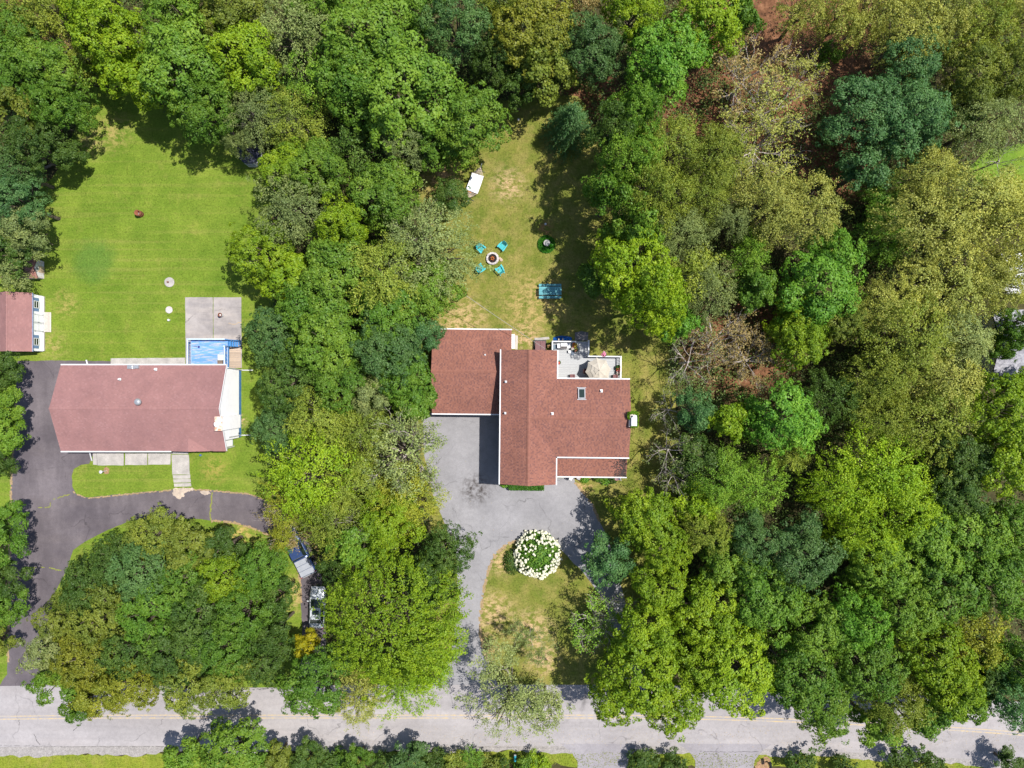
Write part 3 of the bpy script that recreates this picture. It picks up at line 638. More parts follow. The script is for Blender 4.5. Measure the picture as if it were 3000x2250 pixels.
for i, (a, b, p) in enumerate((((gx1, gyN, GE), (gx0, gyN, GE), [(gx1, gyN, GE), (gx0, gyN, GE), (gx0, gyr, GR), (gx1, gyr, GR)]),
                               ((gx0, gyS, GE), (-.85, gyS, GE), [(gx0, gyS, GE), (-.85, gyS, GE), (-.85, gyr, GR), (gx0, gyr, GR)]))):
    roof_slab(r_gar, p); shingle_plane(s_gar, a, b, p, .152, .19, 21 + i)
ridge_caps(s_gar, (gx0, gyr, GR), (-.9, gyr, GR), .17, 3)
pp = [(4.6, -9.95, 3.0), (12.46, -9.95, 3.0), (12.46, -7.25, 3.75), (4.6, -7.25, 3.75)]
roof_slab(r_por, pp); shingle_plane(s_por, pp[0], pp[1], pp, .152, .19, 31)
T0 = W(1545, 1200, 0)
ro = r_main.build("roof", BROWN, h2); x = s_main.build("shingle", SH2, ro); x["kind"] = "stuff"
rg = r_gar.build("roof", BROWN, h2); rg["label"] = "low garage roof on the west side"; x = s_gar.build("shingle", SH2, rg); x["kind"] = "stuff"
rp = r_por.build("roof", BROWN, h2); rp["label"] = "single-slope porch roof with dark leaf litter at one end"; x = s_por.build("shingle", SH2, rp); x["kind"] = "stuff"
lit = MB(); rng = random.Random(4)
for i in range(420):
    u = min(1, abs(rng.gauss(0, .22))); xx = 12.4 - u * 3.2; v_ = rng.random() ** 1.3; yy = -9.9 + v_ * 2.5; zz = 3.03 + (yy + 9.95) / 2.7 * .75; a = rng.random() * 6; s = rng.uniform(.04, .1)
    d1, d2 = Vector((math.cos(a), math.sin(a), 0)) * s, Vector((-math.sin(a), math.cos(a), .25)) * s * .6; p = Vector((xx, yy, zz + .03))
    lit.face([p - d1, p + d2, p + d1, p - d2])
x = lit.build("leaf_litter", M("fallen_leaf", (.06, .045, .045), (.03, .025, .025), 5, .9), rp); x["kind"] = "stuff"
# gutters and rakes: white strips standing a little proud of the roof edge
def edge(parent, a, b, wd=.13, ht=.14, name="gutter", m=WHITE):
    a, b = Vector(a), Vector(b); mb = MB(); d = (b - a).normalized(); s = Vector((d.y, -d.x, 0)).normalized()
    q = [a, b, b + s * wd, a + s * wd]; up = Vector((0, 0, .02)); lo = Vector((0, 0, -ht))
    T = [p + up for p in q]; B = [p + lo for p in q]; mb.face(T[::-1]); mb.face(B)
    for i in range(4):
        j = (i + 1) % 4; mb.face([T[i], T[j], B[j], B[i]])
    return mb.build(name, m, parent)
e = .003
edge(h2, (cx0 - e, cyS - .05, EV), (cx0 - e, cyN + .05, EV), -.12)
edge(h2, (cx1 + e, cyS - .05, EV), (cx1 + e, wyS - .01, EV), .12); edge(h2, (cx1 + e, wyN + .13, EV), (cx1 + e, cyN + .05, EV), .12)
edge(h2, (cx1, wyS - e, EV), (wx1 + .03, wyS - e, EV), .13); edge(h2, (wx1 + .03, wyN + e, EV), (cx1 + .005, wyN + e, EV), .13)
edge(h2, (gx1 + .05, gyN + e, GE), (gx0 - .02, gyN + e, GE), .13); edge(h2, (gx0 - .02, gyS - e, GE), (-1.0, gyS - e, GE), .13)
edge(h2, (4.85, -9.953, 3.0), (12.5, -9.953, 3.0), .13)
# walls
box_walls("wall", -.9, 4.35, -10.25, 3.25, 0, EV - .1, TANSIDE, h2, gy=RG - .2)
box_walls("wall", 4.36, 12.0, -7.25, .2, 0, EV - .1, TANSIDE, h2, gx=RG - .2)
box_walls("wall", -8.35, -.91, -2.95, 5.5, 0, GE - .1, TANSIDE, h2, gx=GR - .2)
for x0 in (-7.6, -4.6):
    d = MB().bx(x0, x0 + 2.5, -2.985, -3.03, 0, 2.1).build("garage_door", WHITE, h2)
    for k in range(4): MB().bx(x0 + .1, x0 + 2.4, -3.033, -3.05, .06 + k * .51, .51 + k * .51).build("panel", WHITE, d)
for c in ((.9, -10.27, 1.6), (3.0, -10.27, 1.6), (.9, -10.27, 4.0), (3.0, -10.27, 4.0)): window(h2, c, 1.1, 1.2, 'y', -1)
for c in ((7.2, -7.27, 1.7), (9.8, -7.27, 1.7), (7.2, -7.27, 4.3), (9.8, -7.27, 4.3)): window(h2, c, 1.2, 1.1, 'y', -1)
for c in ((6.6, .22, 4.2), (9.6, .22, 4.2)): window(h2, c, 1.2, 1.0, 'y', 1)
d = MB().bx(5.3, 6.25, -7.276, -7.33, .45, 2.5).build("door", M("door_red", (.3, .05, .04), None, 2, .5), h2); MB().box((6.12, -7.36, 1.4), (.05, .06, .12)).build("handle", METAL, d)
for px in (4.95, 8.6, 12.2): MB().tube([(px, -9.75, 0), (px, -9.75, 2.95)], .07, 8).build("porch_post", WHITE, h2)
# porch floor, step
MB().bx(4.75, 6.85, -10.45, -7.3, 0, .4).build("porch_floor", DECKW, h2); MB().bx(6.851, 12.3, -9.8, -7.3, 0, .38).build("porch_floor", DECKW, h2)
# roof fittings
k = (H - 5.6) / F
def onroof(px, py, z): return tuple(W(px, py, z))
vent(h2, onroof(1420, 1041, 3.6)); vent(h2, onroof(1481, 1119, 5.5), .06); vent(h2, onroof(1480, 1211, 5.5), .06); vent(h2, onroof(1618, 1211, 6.3)); vent(h2, onroof(1761, 1143, 5.6))
a = onroof(1703.5, 1151.5, 5.75); sk = MB(); sl_ = math.atan2(RG - EV, wyN - wyr); wd, hh = .66, 1.02
for s in (-1, 1): sk.box((a[0] + s * (wd / 2), a[1], a[2] + .05), (.09, hh + .1, .16), 0, 0, None, -sl_)
for s in (-1, 1): sk.box((a[0], a[1] + s * hh / 2 * math.cos(sl_), a[2] + .05 - s * hh / 2 * math.sin(sl_)), (wd - .092, .1, .155), 0, 0, None, -sl_)
for s in (-1, 1): sk.box((a[0], a[1] + s * (hh / 2 + .1), a[2] + .0 - s * (hh / 2 + .1) * math.tan(sl_)), (wd + .3, .08, .05), 0, 0, None, -sl_)
sky_l = sk.build("skylight", METAL, h2); MB().box((a[0], a[1], a[2] + .07), (wd - .095, hh - .1, .03), 0, 0, None, -sl_).build("pane", GLASS, sky_l)
# chimney with ivy and white cap
ch = MB(); c0 = W(1855, 1229, 6.9); ch.box((c0.x, c0.y, 3.4), (.78, 1.3, 6.8)); chim = ch.build("chimney", M("chimney_stucco", (.55, .5, .45), (.45, .4, .36), 3, .9), h2)
MB().box((c0.x + .1, c0.y - .03, 6.97), (.42, .68, .3)).box((c0.x + .07, c0.y - .1, 7.16), (.56, .86, .06)).box((c0.x + .13, c0.y + .3, 7.17), (.4, .5, .05)).build("chimney_cap", WHITE, chim)

# ---- the ranch house
E1, R1 = 4.4, 6.33; x0, x1, yN, yS = -48.0, -30.38, 2.0, -7.12; yr = (yN + yS) / 2
h1 = empty("house", (-39.2, yr, 0), 0, "long ranch house with rose-red shingle roof beside the dark asphalt drive", "house")
rm, sm_ = MB(), MB()
pN = [(x1, yN, E1), (x0, yN, E1), (x0, yr, R1), (x1, yr, R1)]; pS = [(x0, yS, E1), (x1, yS, E1), (x1, yr, R1), (x0, yr, R1)]
roof_slab(rm, pN, .2); roof_slab(rm, pS, .2); shingle_plane(sm_, pN[0], pN[1], pN, .15, .24, 41); shingle_plane(sm_, pS[0], pS[1], pS, .15, .24, 42); ridge_caps(sm_, (x0, yr, R1), (x1, yr, R1), .15, 5)
# low cross gable over the entry
gk = (H - 4.6) / F; gxa, gxb = (500 - 1500) * gk, (613 - 1500) * gk; gxm = (gxa + gxb) / 2; zr = E1 + .62; yb = yS + (zr - E1) / (R1 - E1) * (yr - yS)
q1 = [(gxa, yS - .03, E1 + .02), (gxm, yS - .03, zr), (gxm, yb, zr)]; q2 = [(gxm, yS - .03, zr), (gxb, yS - .03, E1 + .02), (gxm, yb, zr)]
shingle_plane(sm_, (gxa, yS + 0, E1 + .03), (gxa, yS - .03, E1 + .03), [(gxa, yS - .03, E1 + .03), (gxm, yS - .03, zr), (gxm, yb, zr), (gxa, yS, E1 + .03)], .15, .24, 43)
shingle_plane(sm_, (gxb, yS - .03, E1 + .03), (gxb, yS, E1 + .03), [(gxb, yS - .03, E1 + .03), (gxb, yS, E1 + .03), (gxm, yb, zr), (gxm, yS - .03, zr)], .15, .24, 44)
rm.face([(gxa, yS - .02, E1), (gxb, yS - .02, E1), (gxm, yS - .02, zr - .01)])
rf1 = rm.build("roof", BROWN, h1); x = sm_.build("shingle", SH1, rf1); x["kind"] = "stuff"
edge(h1, (x1, yN + e, E1), (x0, yN + e, E1), .13); edge(h1, (x0, yS - e, E1), (gxa - .05, yS - e, E1), .13); edge(h1, (gxb + .3, yS - e, E1), (x1 + .02, yS - e, E1), .05, m=BROWN)
mb = MB()
for (ya, za), (yb_, zb) in (((yN, E1), (yr, R1)), ((yr, R1), (yS, E1))):
    f = [(x1 + .002, ya, za + .04), (x1 + .06, ya, za + .04), (x1 + .06, yb_, zb + .04), (x1 + .002, yb_, zb + .04)]; mb.face(f); lo = [(p[0], p[1], p[2] - .2) for p in f]; mb.face([f[1], lo[1], lo[2], f[2]])
mb.build("rake_trim", WHITE, h1)
mb = MB(); zg = lambda t: E1 + (R1 - E1) * (1 - abs(2 * t - 1)) - .22
XW = -30.46; YS, YN = -5.96, 1.62
def ztop(t):
    y = YS + (YN - YS) * t; return E1 - .2 + (R1 - E1) * (1 - abs(y - yr) / (yN - yr))
lap_wall(mb, (XW, YS), (XW, YN), .78, ztop); lap_wall(mb, (XW, YN), (-47.7, YN), .5, lambda t: E1 - .15); lap_wall(mb, (-31.35, YS), (XW, YS), .78, lambda t: E1 - .15)
lap_wall(mb, (-31.35, -6.9), (-31.35, YS), .3, lambda t: E1 - .15); lap_wall(mb, (-47.7, -6.9), (-31.35, -6.9), .3, lambda t: E1 - .15)
def ztw(t):
    y = YN + (-6.9 - YN) * t; return E1 - .2 + (R1 - E1) * (1 - abs(y - yr) / (yN - yr))
lap_wall(mb, (-47.7, YN), (-47.7, -6.9), .3, ztw)
mb.build("wall", SIDING, h1)
MB().bx(-47.6, XW - .012, YS + .01, YN - .01, 0, .78).build("foundation", BLUE, h1); MB().bx(-47.6, -31.4, -6.85, YS - .005, 0, .3).build("foundation", BLUE, h1)
cw = W(640, 1241.5, 6.5); box_walls("chimney_chase", -30.78, -30.08, -4.82, -3.42, 1.3, 6.3, SIDING, h1)
RCAP = M("rusty_cap", (.62, .55, .48), (.5, .2, .1), 2.2, .7, lo=.42, hi=.52)
cc = MB().bx(-30.82, -30.04, -4.86, -3.38, 6.303, 6.36).build("chimney_cap", RCAP, h1); f1 = W(631, 1243, 6.8); MB().tube([(f1.x + .1, f1.y, 6.36), (f1.x + .1, f1.y, 6.6)], .13, 12).tube([(f1.x + .1, f1.y, 6.6), (f1.x + .1, f1.y, 6.72)], .3, 16).build("flue", WHITE, cc)
v = W(392, 1074.5, 4.6); MB().box((v.x - .36, v.y, 4.62), (.5, .42, .34)).box((v.x + .36, v.y, 4.62), (.42, .36, .3)).box((v.x, v.y - .05, 4.6), (.36, .34, .2)).build("roof_exhaust", METAL, h1)
p = W(352, 1111, 5.3); vent(h1, tuple(p), .06, .3, m=WHITE); p = W(457, 1082, 4.75); vent(h1, tuple(p), .07, .25, m=WHITE)
p = W(410, 1177, 6.25); MB().tube([p, p + Vector((0, 0, .25))], .14, 12).build("turbine_vent", METAL, h1); MB()._lathe(p + Vector((0, 0, .25)), [(.2, 0), (.34, .1), (.36, .22), (.27, .36), (.01, .42)], 20, 0).build("turbine_vent", METAL, h1)
def downspout(pts, r=.06): return MB().tube(pts, r, 6).build("downspout", WHITE, h1)
downspout([(-30.3, 1.75, 4.2), (-30.36, 1.58, .35), (-30.2, 1.55, .12), (-29.15, 1.55, .08)]); downspout([(-30.3, -5.7, 4.0), (-30.36, -5.75, .35), (-30.2, -5.75, .12), (-29.4, -5.75, .08)])
downspout([(-31.2, -7.1, 4.3), (-31.2, -6.98, .2)]); a = W(271, 1349); downspout([(-46.9, -7.1, 4.3), (-46.95, -7.2, 1.2), (a.x, a.y, .12)], .07); a = W(258, 1065); downspout([(a.x - .15, a.y + .4, .1), (a.x, a.y - .1, .1)], .08)
for xx in (-45, -41.5, -34.5): window(h1, (xx, -6.92, 2.3), 1.4, 1.2, 'y', -1)
for xx in (-45, -41, -36): window(h1, (xx, 1.64, 3.0), 1.2, 1.0, 'y', 1)
MB().bx(-37.6, -36.6, -6.924, -6.98, .35, 2.45).build("door", BLUE, h1)

# ---- shed with double doors
SE, SR = 2.2, 3.35; sx1, sx0 = -52.52, -56.6; sN, sS = 9.98, 3.55; sr = (sx0 + sx1) / 2
sh = empty("shed", (sr, 6.8, 0), 0, "white storage shed with red roof, blue shutters and a plank ramp", "shed")
mb, s2 = MB(), MB(); pE = [(sx1, sS, SE), (sx1, sN, SE), (sr, sN, SR), (sr, sS, SR)]; pW = [(sx0, sN, SE), (sx0, sS, SE), (sr, sS, SR), (sr, sN, SR)]
roof_slab(mb, pE, .1); roof_slab(mb, pW, .1); shingle_plane(s2, pE[0], pE[1], pE, .14, .3, 51); shingle_plane(s2, pW[0], pW[1], pW, .14, .3, 52); ridge_caps(s2, (sr, sS, SR), (sr, sN, SR), .14, 6)
rr = mb.build("roof", BROWN, sh); x = s2.build("shingle", SH1, rr); x["kind"] = "stuff"
edge(sh, (sx1 + e, sS, SE), (sx1 + e, sN, SE), .035, .12, "fascia", M("blue_grey_trim", (.3, .36, .55), None, 2, .6))
box_walls("wall", sx0 + .1, -52.66, sS + .12, sN - .12, .16, SE - .08, SIDING, sh, gy=SR - .15)
MB().bx(sx0 + .1, -52.55, sS + .15, sN - .15, 0, .16).build("foundation", CONC, sh)
SHUT = M("blue_shutter", (.16, .25, .42), (.12, .2, .36), 4, .6)
for py in (892, 1001):
    c = W(101, py, 1.45); window(sh, (-52.64, c.y, 1.4), .75, .8, 'x', 1, name="window")
    for s in (-1, 1): MB().bx(-52.63, -52.59, c.y + s * .58 - .16, c.y + s * .58 + .16, 1.0, 1.85).build("shutter", SHUT, sh)
yc = W(0, 946, 1).y
for s in (-1, 1):
    d = MB().bx(-52.63, -52.58, yc + s * .02, yc + s * .95, .2, 1.98).build("door", SIDING, sh)
    t = MB(); y0_, y1_ = sorted((yc + s * .025, yc + s * .945))
    for yy in (y0_ + .05, y1_ - .05): t.bx(-52.577, -52.555, yy - .05, yy + .05, .2, 1.98)
    for zz in (.26, 1.1, 1.92): t.bx(-52.577, -52.556, y0_ + .102, y1_ - .102, zz - .05, zz + .05)
    t.build("door_trim", WHITE, d)
    for zz in (.4, 1.7): MB().box((-52.55, yc + s * .93, zz), (.03, .12, .05)).build("hinge", DARK, d)
MB().box((-52.54, yc + .06, 1.1), (.05, .04, .18)).build("handle", DARK, sh)
for i in range(5):
    a, b = W(133 + i * 3.6, 915), W(133 + i * 3.6, 973); cc = (a + b) / 2
    piece("ramp_plank", (.128, abs(a.y - b.y), .04), (cc.x + .06, cc.y, .17 - i * .028), WOODG, sh)

# ---- small weathered playhouse
p0 = empty("playhouse", (-53.8, 12.85, 0), 0, "little weathered shed with rusty gable roof half under the trees", "shed")
mb, s2 = MB(), MB(); a, b, zr_, ze = 13.9, 11.72, 1.98, 1.32; ym = (a + b) / 2; X0, X1 = -55.6, -52.5
pN_ = [(X1, a, ze), (X0, a, ze), (X0, ym, zr_), (X1, ym, zr_)]; pS_ = [(X0, b, ze), (X1, b, ze), (X1, ym, zr_), (X0, ym, zr_)]
roof_slab(mb, pN_, .06); roof_slab(mb, pS_, .06); shingle_plane(s2, pN_[0], pN_[1], pN_, .16, .4, 53); shingle_plane(s2, pS_[0], pS_[1], pS_, .16, .4, 54)
rr = mb.build("roof", BROWN, p0); x = s2.build("shingle", SHR, rr); x["kind"] = "stuff"
WW = M("peeling_boards", (.56, .55, .56), (.45, .28, .16), 1.6, .85, lo=.36, hi=.5, stretch=(1, 5, 1))
box_walls("wall", X0 + .1, -52.68, b + .12, a - .12, 0, ze - .06, WW, p0, gx=zr_ - .1)
window(p0, (-52.66, ym, 1.3), .42, .4, 'x', 1); MB().bx(-52.655, -52.62, ym - .36, ym + .36, .05, 1.02).build("door", M("tan_door", (.55, .43, .3), (.45, .33, .22), 3), p0)

# ---- gazebo under the trees
gb = empty("gazebo", W(744, 458), 0, "small octagonal gazebo with dark roof and white railing under the tree edge", "gazebo")
gc = W(744, 458); ga = 1.24; gr = ga / math.cos(math.pi / 8)
def octo(r, z): return [(gc.x + r * math.cos(R(22.5 + 45 * i)), gc.y + r * math.sin(R(22.5 + 45 * i)), z) for i in range(8)]
MB().prism([p[:2] for p in octo(gr, 0)], 0, .2).build("floor", WOODG, gb)
b0, t0 = octo(gr * 1.02, 1.72), octo(.12, 2.5); mb = MB()
for i in range(8):
    j = (i + 1) % 8; mb.face([b0[i], b0[j], t0[j], t0[i]], 0, .5 + .05 * i); lo = Vector((0, 0, -.06)); mb.face([Vector(b0[i]) + lo, Vector(b0[j]) + lo, b0[j], b0[i]])
mb.face(t0); mb.build("roof", shingle_mat("navy_shingle", [(0, (.03, .035, .06)), (1, (.05, .055, .085))]), gb)
o8 = octo(gr * .96, 0)
for i in range(8):
    p, q = Vector(o8[i]), Vector(o8[(i + 1) % 8]); MB().tube([p + Vector((0, 0, .2)), p + Vector((0, 0, 1.7))], .055, 6).build("post", WHITE, gb)
    if i == 3: continue
    MB().tube([p + Vector((0, 0, .95)), q + Vector((0, 0, .95))], .05, 4).build("top_rail", WHITE, gb); MB().tube([p + Vector((0, 0, .32)), q + Vector((0, 0, .32))], .045, 4).build("bottom_rail", WHITE, gb)
    for k_ in range(1, 7):
        c = p + (q - p) * k_ / 7; piece("baluster", (.05, .05, .6), (c.x, c.y, .63), WHITE, gb)

# ---- neighbours at the right edge
h3 = empty("house", W(3000, 1060, 0), 0, "grey shingled house half hidden by trees at the right edge", "house")
k3 = (H - 3.2) / F; xa, xb, ya, yb_ = 1405 * k3, 1405 * k3 + 12, (1125 - 1108) * k3, (1125 - 1108) * k3 + 7.4; ym = (ya + yb_) / 2; mb, s2 = MB(), MB()
a1 = [(xa, ya, 3.2), (xb, ya, 3.2), (xb, ym, 4.7), (xa, ym, 4.7)]; a2 = [(xb, yb_, 3.2), (xa, yb_, 3.2), (xa, ym, 4.7), (xb, ym, 4.7)]
roof_slab(mb, a1); roof_slab(mb, a2); shingle_plane(s2, a1[0], a1[1], a1, .15, .3, 61); shingle_plane(s2, a2[0], a2[1], a2, .15, .3, 62)
rr = mb.build("roof", DARK, h3); x = s2.build("shingle", SHG, rr); x["kind"] = "stuff"
edge(h3, (xa, ya - e, 3.2), (xb, ya - e, 3.2), .12); box_walls("wall", xa + .3, xb - .3, ya + .4, yb_ - .4, 0, 3.1, SIDING, h3, gx=4.5)
h4 = empty("outbuilding", W(2985, 815, 0), 0, "white roofed outbuilding glimpsed through khaki treetops at the right edge", "outbuilding")
c = W(2968, 800, 2.6); mb = MB(); u = [(c.x - 1.2, c.y - 2.2, 2.4), (c.x + 3.4, c.y - 2.2, 2.4), (c.x + 3.4, c.y, 3.0), (c.x - 1.2, c.y, 3.0)]; roof_slab(mb, u, .08); u = [(p[0], 2 * c.y - p[1], p[2]) for p in u]; roof_slab(mb, u, .08)
mb.build("roof", WHITE, h4); box_walls("wall", c.x - 1, c.x + 3.2, c.y - 2, c.y + 2, 0, 2.35, SIDING, h4, gx=2.9)
# ---------------------------------------------------------------- decks and garden things
def railing(parent, pts, top, ht, m, balm, sp=.16, wd=.1):
    """top and bottom rail with balusters between the points; each post and baluster its own piece"""
    for a, b in zip(pts, pts[1:]):
        a, b = Vector((a[0], a[1], top)), Vector((b[0], b[1], top)); L = (b - a).length; rz = math.atan2(b.y - a.y, b.x - a.x); c = (a + b) / 2
        d_ = (b - a).normalized()
        r = MB().box((c.x, c.y, top - .02), (L - wd - .01, wd, .045), rz).build("top_rail", m, parent); MB().box((c.x, c.y, top - ht + .1), (L - wd - .02, .05, .07), rz).build("bottom_rail", m, parent)
        n = int(L / sp)
        for k in range(1, n): q = a + (b - a) * k / n; piece("baluster", (.04, .04, ht - .18), (q.x, q.y, top - ht / 2 + .03), balm, r, rz)
    for p in pts: piece("post", (wd, wd, ht + .06), (p[0], p[1], top - ht / 2 + .03), m, parent)
# white deck of the T-shaped house (turned with it)
dk = empty("deck", W(1700, 1060, 0), R(-.6), "pale plank deck with white railing behind the T-shaped house", "deck")
DZ = .9; rt = DZ + .95
def D(px, py, z=DZ): return W(px, py, z)
yT = D(0, 1000).y; ym_ = D(0, 1043).y; yB = .24; xl, xm, xr, xb = D(1617, 0).x, D(1725, 0).x, D(1820, 0).x, 4.45; bw_ = .19
y = yT; 
while y > yB + .05:
    if y > 3.35: a, b = xl, xm
    elif y > ym_ + .02: a, b = xb, xm
    else: a, b = xb, xr
    piece("deck_board", (b - a, bw_ - .025, .035), ((a + b) / 2, y - bw_ / 2, DZ - .02), DECKW, dk); y -= bw_
MB().bx(xl + .03, xm - .03, ym_ + .03, yT - .03, .02, DZ - .045).build("skirt", WHITE, dk); MB().bx(xb, xr - .03, yB, ym_ - .02, .02, DZ - .045).build("skirt", WHITE, dk)
T_ = lambda px, py: tuple(W(px, py, rt).to_2d())
railing(dk, [T_(1618, 1024), T_(1618, 1001), T_(1686, 1001)], rt, .95, WHITE, WHITE, .16, .13)
railing(dk, [T_(1724.5, 998), T_(1724.5, 1043.5), T_(1819.5, 1043.5), T_(1819.5, 1107)], rt, .95, WHITE, WHITE, .16, .13)
# umbrella
CANV = M("cream_canvas", (.46, .425, .375), (.41, .375, .325), 1.5, .85)
uc = W(1754, 1085, 3.1); um = empty("patio_umbrella", (uc.x, uc.y, DZ), 0, "open cream octagonal patio umbrella with three vent tiers on the white deck", "umbrella")
MB().tube([(uc.x, uc.y, DZ), (uc.x, uc.y, 3.3)], .03, 8).build("pole", METAL, um); MB().tube([(uc.x, uc.y, DZ), (uc.x, uc.y, DZ + .12)], .28, 14).build("base", DARK, um)
for (r0, z0, r1, z1) in ((1.42, 2.66, .84, 3.0), (.92, 3.03, .46, 3.2), (.54, 3.23, .03, 3.42)):
    mb = MB(); N_ = 8; S_ = 6
    def chord(r, z, sag):
        out = []
        for s in range(8):
            p, q = [Vector((r * math.cos(R(45 * t + 7)), r * math.sin(R(45 * t + 7)), z)) for t in (s, s + 1)]
            for k in range(S_): f = k / S_; v_ = p.lerp(q, f); m_ = math.sin(f * math.pi); out.append((uc.x + v_.x * (1 - sag * m_), uc.y + v_.y * (1 - sag * m_), z - .02 * m_))
        return out
    A_, B_ = chord(r0, z0, .07), chord(r1, z1, .0); lo = Vector((0, 0, -.05))
    for i in range(48):
        j = (i + 1) % 48; mb.face([A_[i], A_[j], B_[j], B_[i]], 0, .5); mb.face([Vector(A_[i]) + lo, Vector(A_[j]) + lo, A_[j], A_[i]], 0, .5)
    mb.build("canopy", CANV, um)
for s in range(8): a = R(45 * s + 7); MB().tube([(uc.x + .05 * math.cos(a), uc.y + .05 * math.sin(a), 3.3), (uc.x + 1.4 * math.cos(a), uc.y + 1.4 * math.sin(a), 2.63)], .012, 4).build("rib", METAL, um)
MB().tube([(uc.x, uc.y, 3.4), (uc.x, uc.y, 3.48)], .035, 8).build("finial", DARK, um)
tb = empty("patio_table", (uc.x + .02, uc.y, DZ), 0, "round brown table under the cream patio umbrella", "table")
MB().tube([(uc.x + .02, uc.y, DZ + .7), (uc.x + .02, uc.y, DZ + .74)], .6, 24).build("table_top", BROWN, tb)
for s in range(4): a = R(45 + 90 * s); MB().tube([(uc.x + .02 + .4 * math.cos(a), uc.y + .4 * math.sin(a), DZ), (uc.x + .02 + .35 * math.cos(a), uc.y + .35 * math.sin(a), DZ + .7)], .025, 6).build("leg", BROWN, tb)
def patio_chair(px, py, rz, label, m=BROWN, sc_=1.0, group="brown chairs on the white deck"):
    c = W(px, py, DZ); t = empty("patio_chair", (c.x, c.y, DZ), rz, label, "chair", group); B = lambda: MB()
    s = sc_; b = B().box((0, 0, .42 * s), (.5 * s, .48 * s, .04)); l_ = link("seat", b.mesh("seat", m), t)
    link("backrest", B().box((0, .25 * s, .68 * s), (.5 * s, .04, .5 * s), 0, 0, None, .15).mesh("backrest", m), t)
    for sx in (-1, 1):
        link("armrest", B().box((sx * .25 * s, 0, .62 * s), (.05, .45 * s, .03)).mesh("armrest", m), t)
        for sy in (-1, 1): link("leg", B().box((sx * .22 * s, sy * .2 * s, .2 * s), (.035, .035, .4 * s)).mesh("leg", m), t)
    return t
patio_chair(1715, 1088, R(90), "brown chair half out from under the west side of the cream umbrella")
patio_chair(1676, 1103, R(180), "brown chair backed against the house wall on the white deck")
patio_chair(1801, 1104, R(180), "brown chair by the flower planter in the corner of the white deck")
# gas grill
gp = W(1652, 1012.5, DZ + .9); gl = empty("gas_grill", (gp.x, gp.y, DZ), 0, "silver gas grill with two side shelves in the railed deck corner", "grill")
MB().box((gp.x, gp.y - .05, DZ + .45), (.75, .5, .75)).build("cabinet", M("grill_steel", (.42, .38, .38), (.3, .27, .27), 4, .4, .5), gl); 
lid = MB(); 
for i in range(7):
    a0, a1 = math.pi * i / 7, math.pi * (i + 1) / 7; f = lambda a, x: (gp.x + x, gp.y + .08 - .22 * math.cos(a), DZ + .86 + .24 * math.sin(a)); lid.face([f(a0, -.36), f(a0, .36), f(a1, .36), f(a1, -.36)])
for s in (-1, 1): lid.face([(gp.x + s * .36, gp.y + .08 - .22 * math.cos(math.pi * i / 7), DZ + .86 + .24 * math.sin(math.pi * i / 7)) for i in range(8)])
lo = lid.build("lid", M("polished_steel", (.8, .8, .82), (.72, .72, .75), 3, .35, .3), gl); MB().tube([(gp.x - .3, gp.y - .2, DZ + .92), (gp.x + .3, gp.y - .2, DZ + .92)], .02, 6).build("handle", DARK, lo)
for s in (-1, 1): MB().box((gp.x + s * .56, gp.y - .02, DZ + .84), (.3, .5, .04)).build("side_shelf", METAL, gl)
MB().box((gp.x, gp.y - .22, DZ + .86), (.72, .12, .03)).build("control_panel", DARK, gl)
for sx in (-1, 1):
    for sy in (-1, 1): MB().box((gp.x + sx * .3, gp.y - .05 + sy * .2, DZ + .035), (.06, .06, .07)).build("leg", DARK, gl)
b_ = W(1625, 1016, DZ + .4); bx_ = empty("storage_bin", (b_.x, b_.y, DZ), 0, "slate grey storage bin left of the gas grill", "bin"); MB().box((b_.x, b_.y, DZ + .2), (.36, .46, .4)).build("body", M("slate_plastic", (.1, .14, .19), None, 3, .5), bx_); MB().box((b_.x, b_.y, DZ + .425), (.4, .5, .05)).build("lid", M("slate_lid", (.13, .18, .23), None, 3, .5), bx_)
b_ = W(1677.5, 1032, DZ); MB().box((b_.x, b_.y, DZ + .012), (.36, .72, .02)).build("deck_rectangle", M("grey_rectangle", (.12, .15, .2), (.08, .1, .14), 6, .9), None, loc=(b_.x, b_.y, DZ)); tag(bpy.data.objects["deck_rectangle"], "dark grey flat rectangle lying on the white deck boards", "mat")  # thin dark grey rectangle laid flat on the boards
b_ = W(1668.5, 1030, DZ + .3); st = empty("stool", (b_.x, b_.y, DZ), 0, "little white stool beside the grey deck rectangle", "stool"); MB().box((b_.x, b_.y, DZ + .32), (.28, .28, .04)).build("seat", WHITE, st)
for sx in (-1, 1):
    for sy in (-1, 1): MB().box((b_.x + sx * .1, b_.y + sy * .1, DZ + .15), (.035, .035, .3)).build("leg", WHITE, st)
PETAL = {}
def petal(c):
    k = tuple(c)
    if k not in PETAL: PETAL[k] = leaf_mat("petal", c, .2)
    return PETAL[k]
def flowers(parent, c, r3, n, L, colr, seed):
    rng = np.random.default_rng(seed); d = unit(rng.normal(0, 1, (n, 3))); d[:, 2] = np.abs(d[:, 2]); P = d * rng.uniform(.85, 1.1, (n, 1)) * np.array(r3)
    o = link("blossoms", leaf_mesh("blossoms", P, d + np.array([0, 0, .8]), rng.normal(0, 1, (n, 3)), np.full(n, L), np.full(n, L * .9), rng.uniform(.3, .9, n), petal(colr)), parent, Vector(c) - ORG[parent.name]); o["kind"] = "stuff"; return o
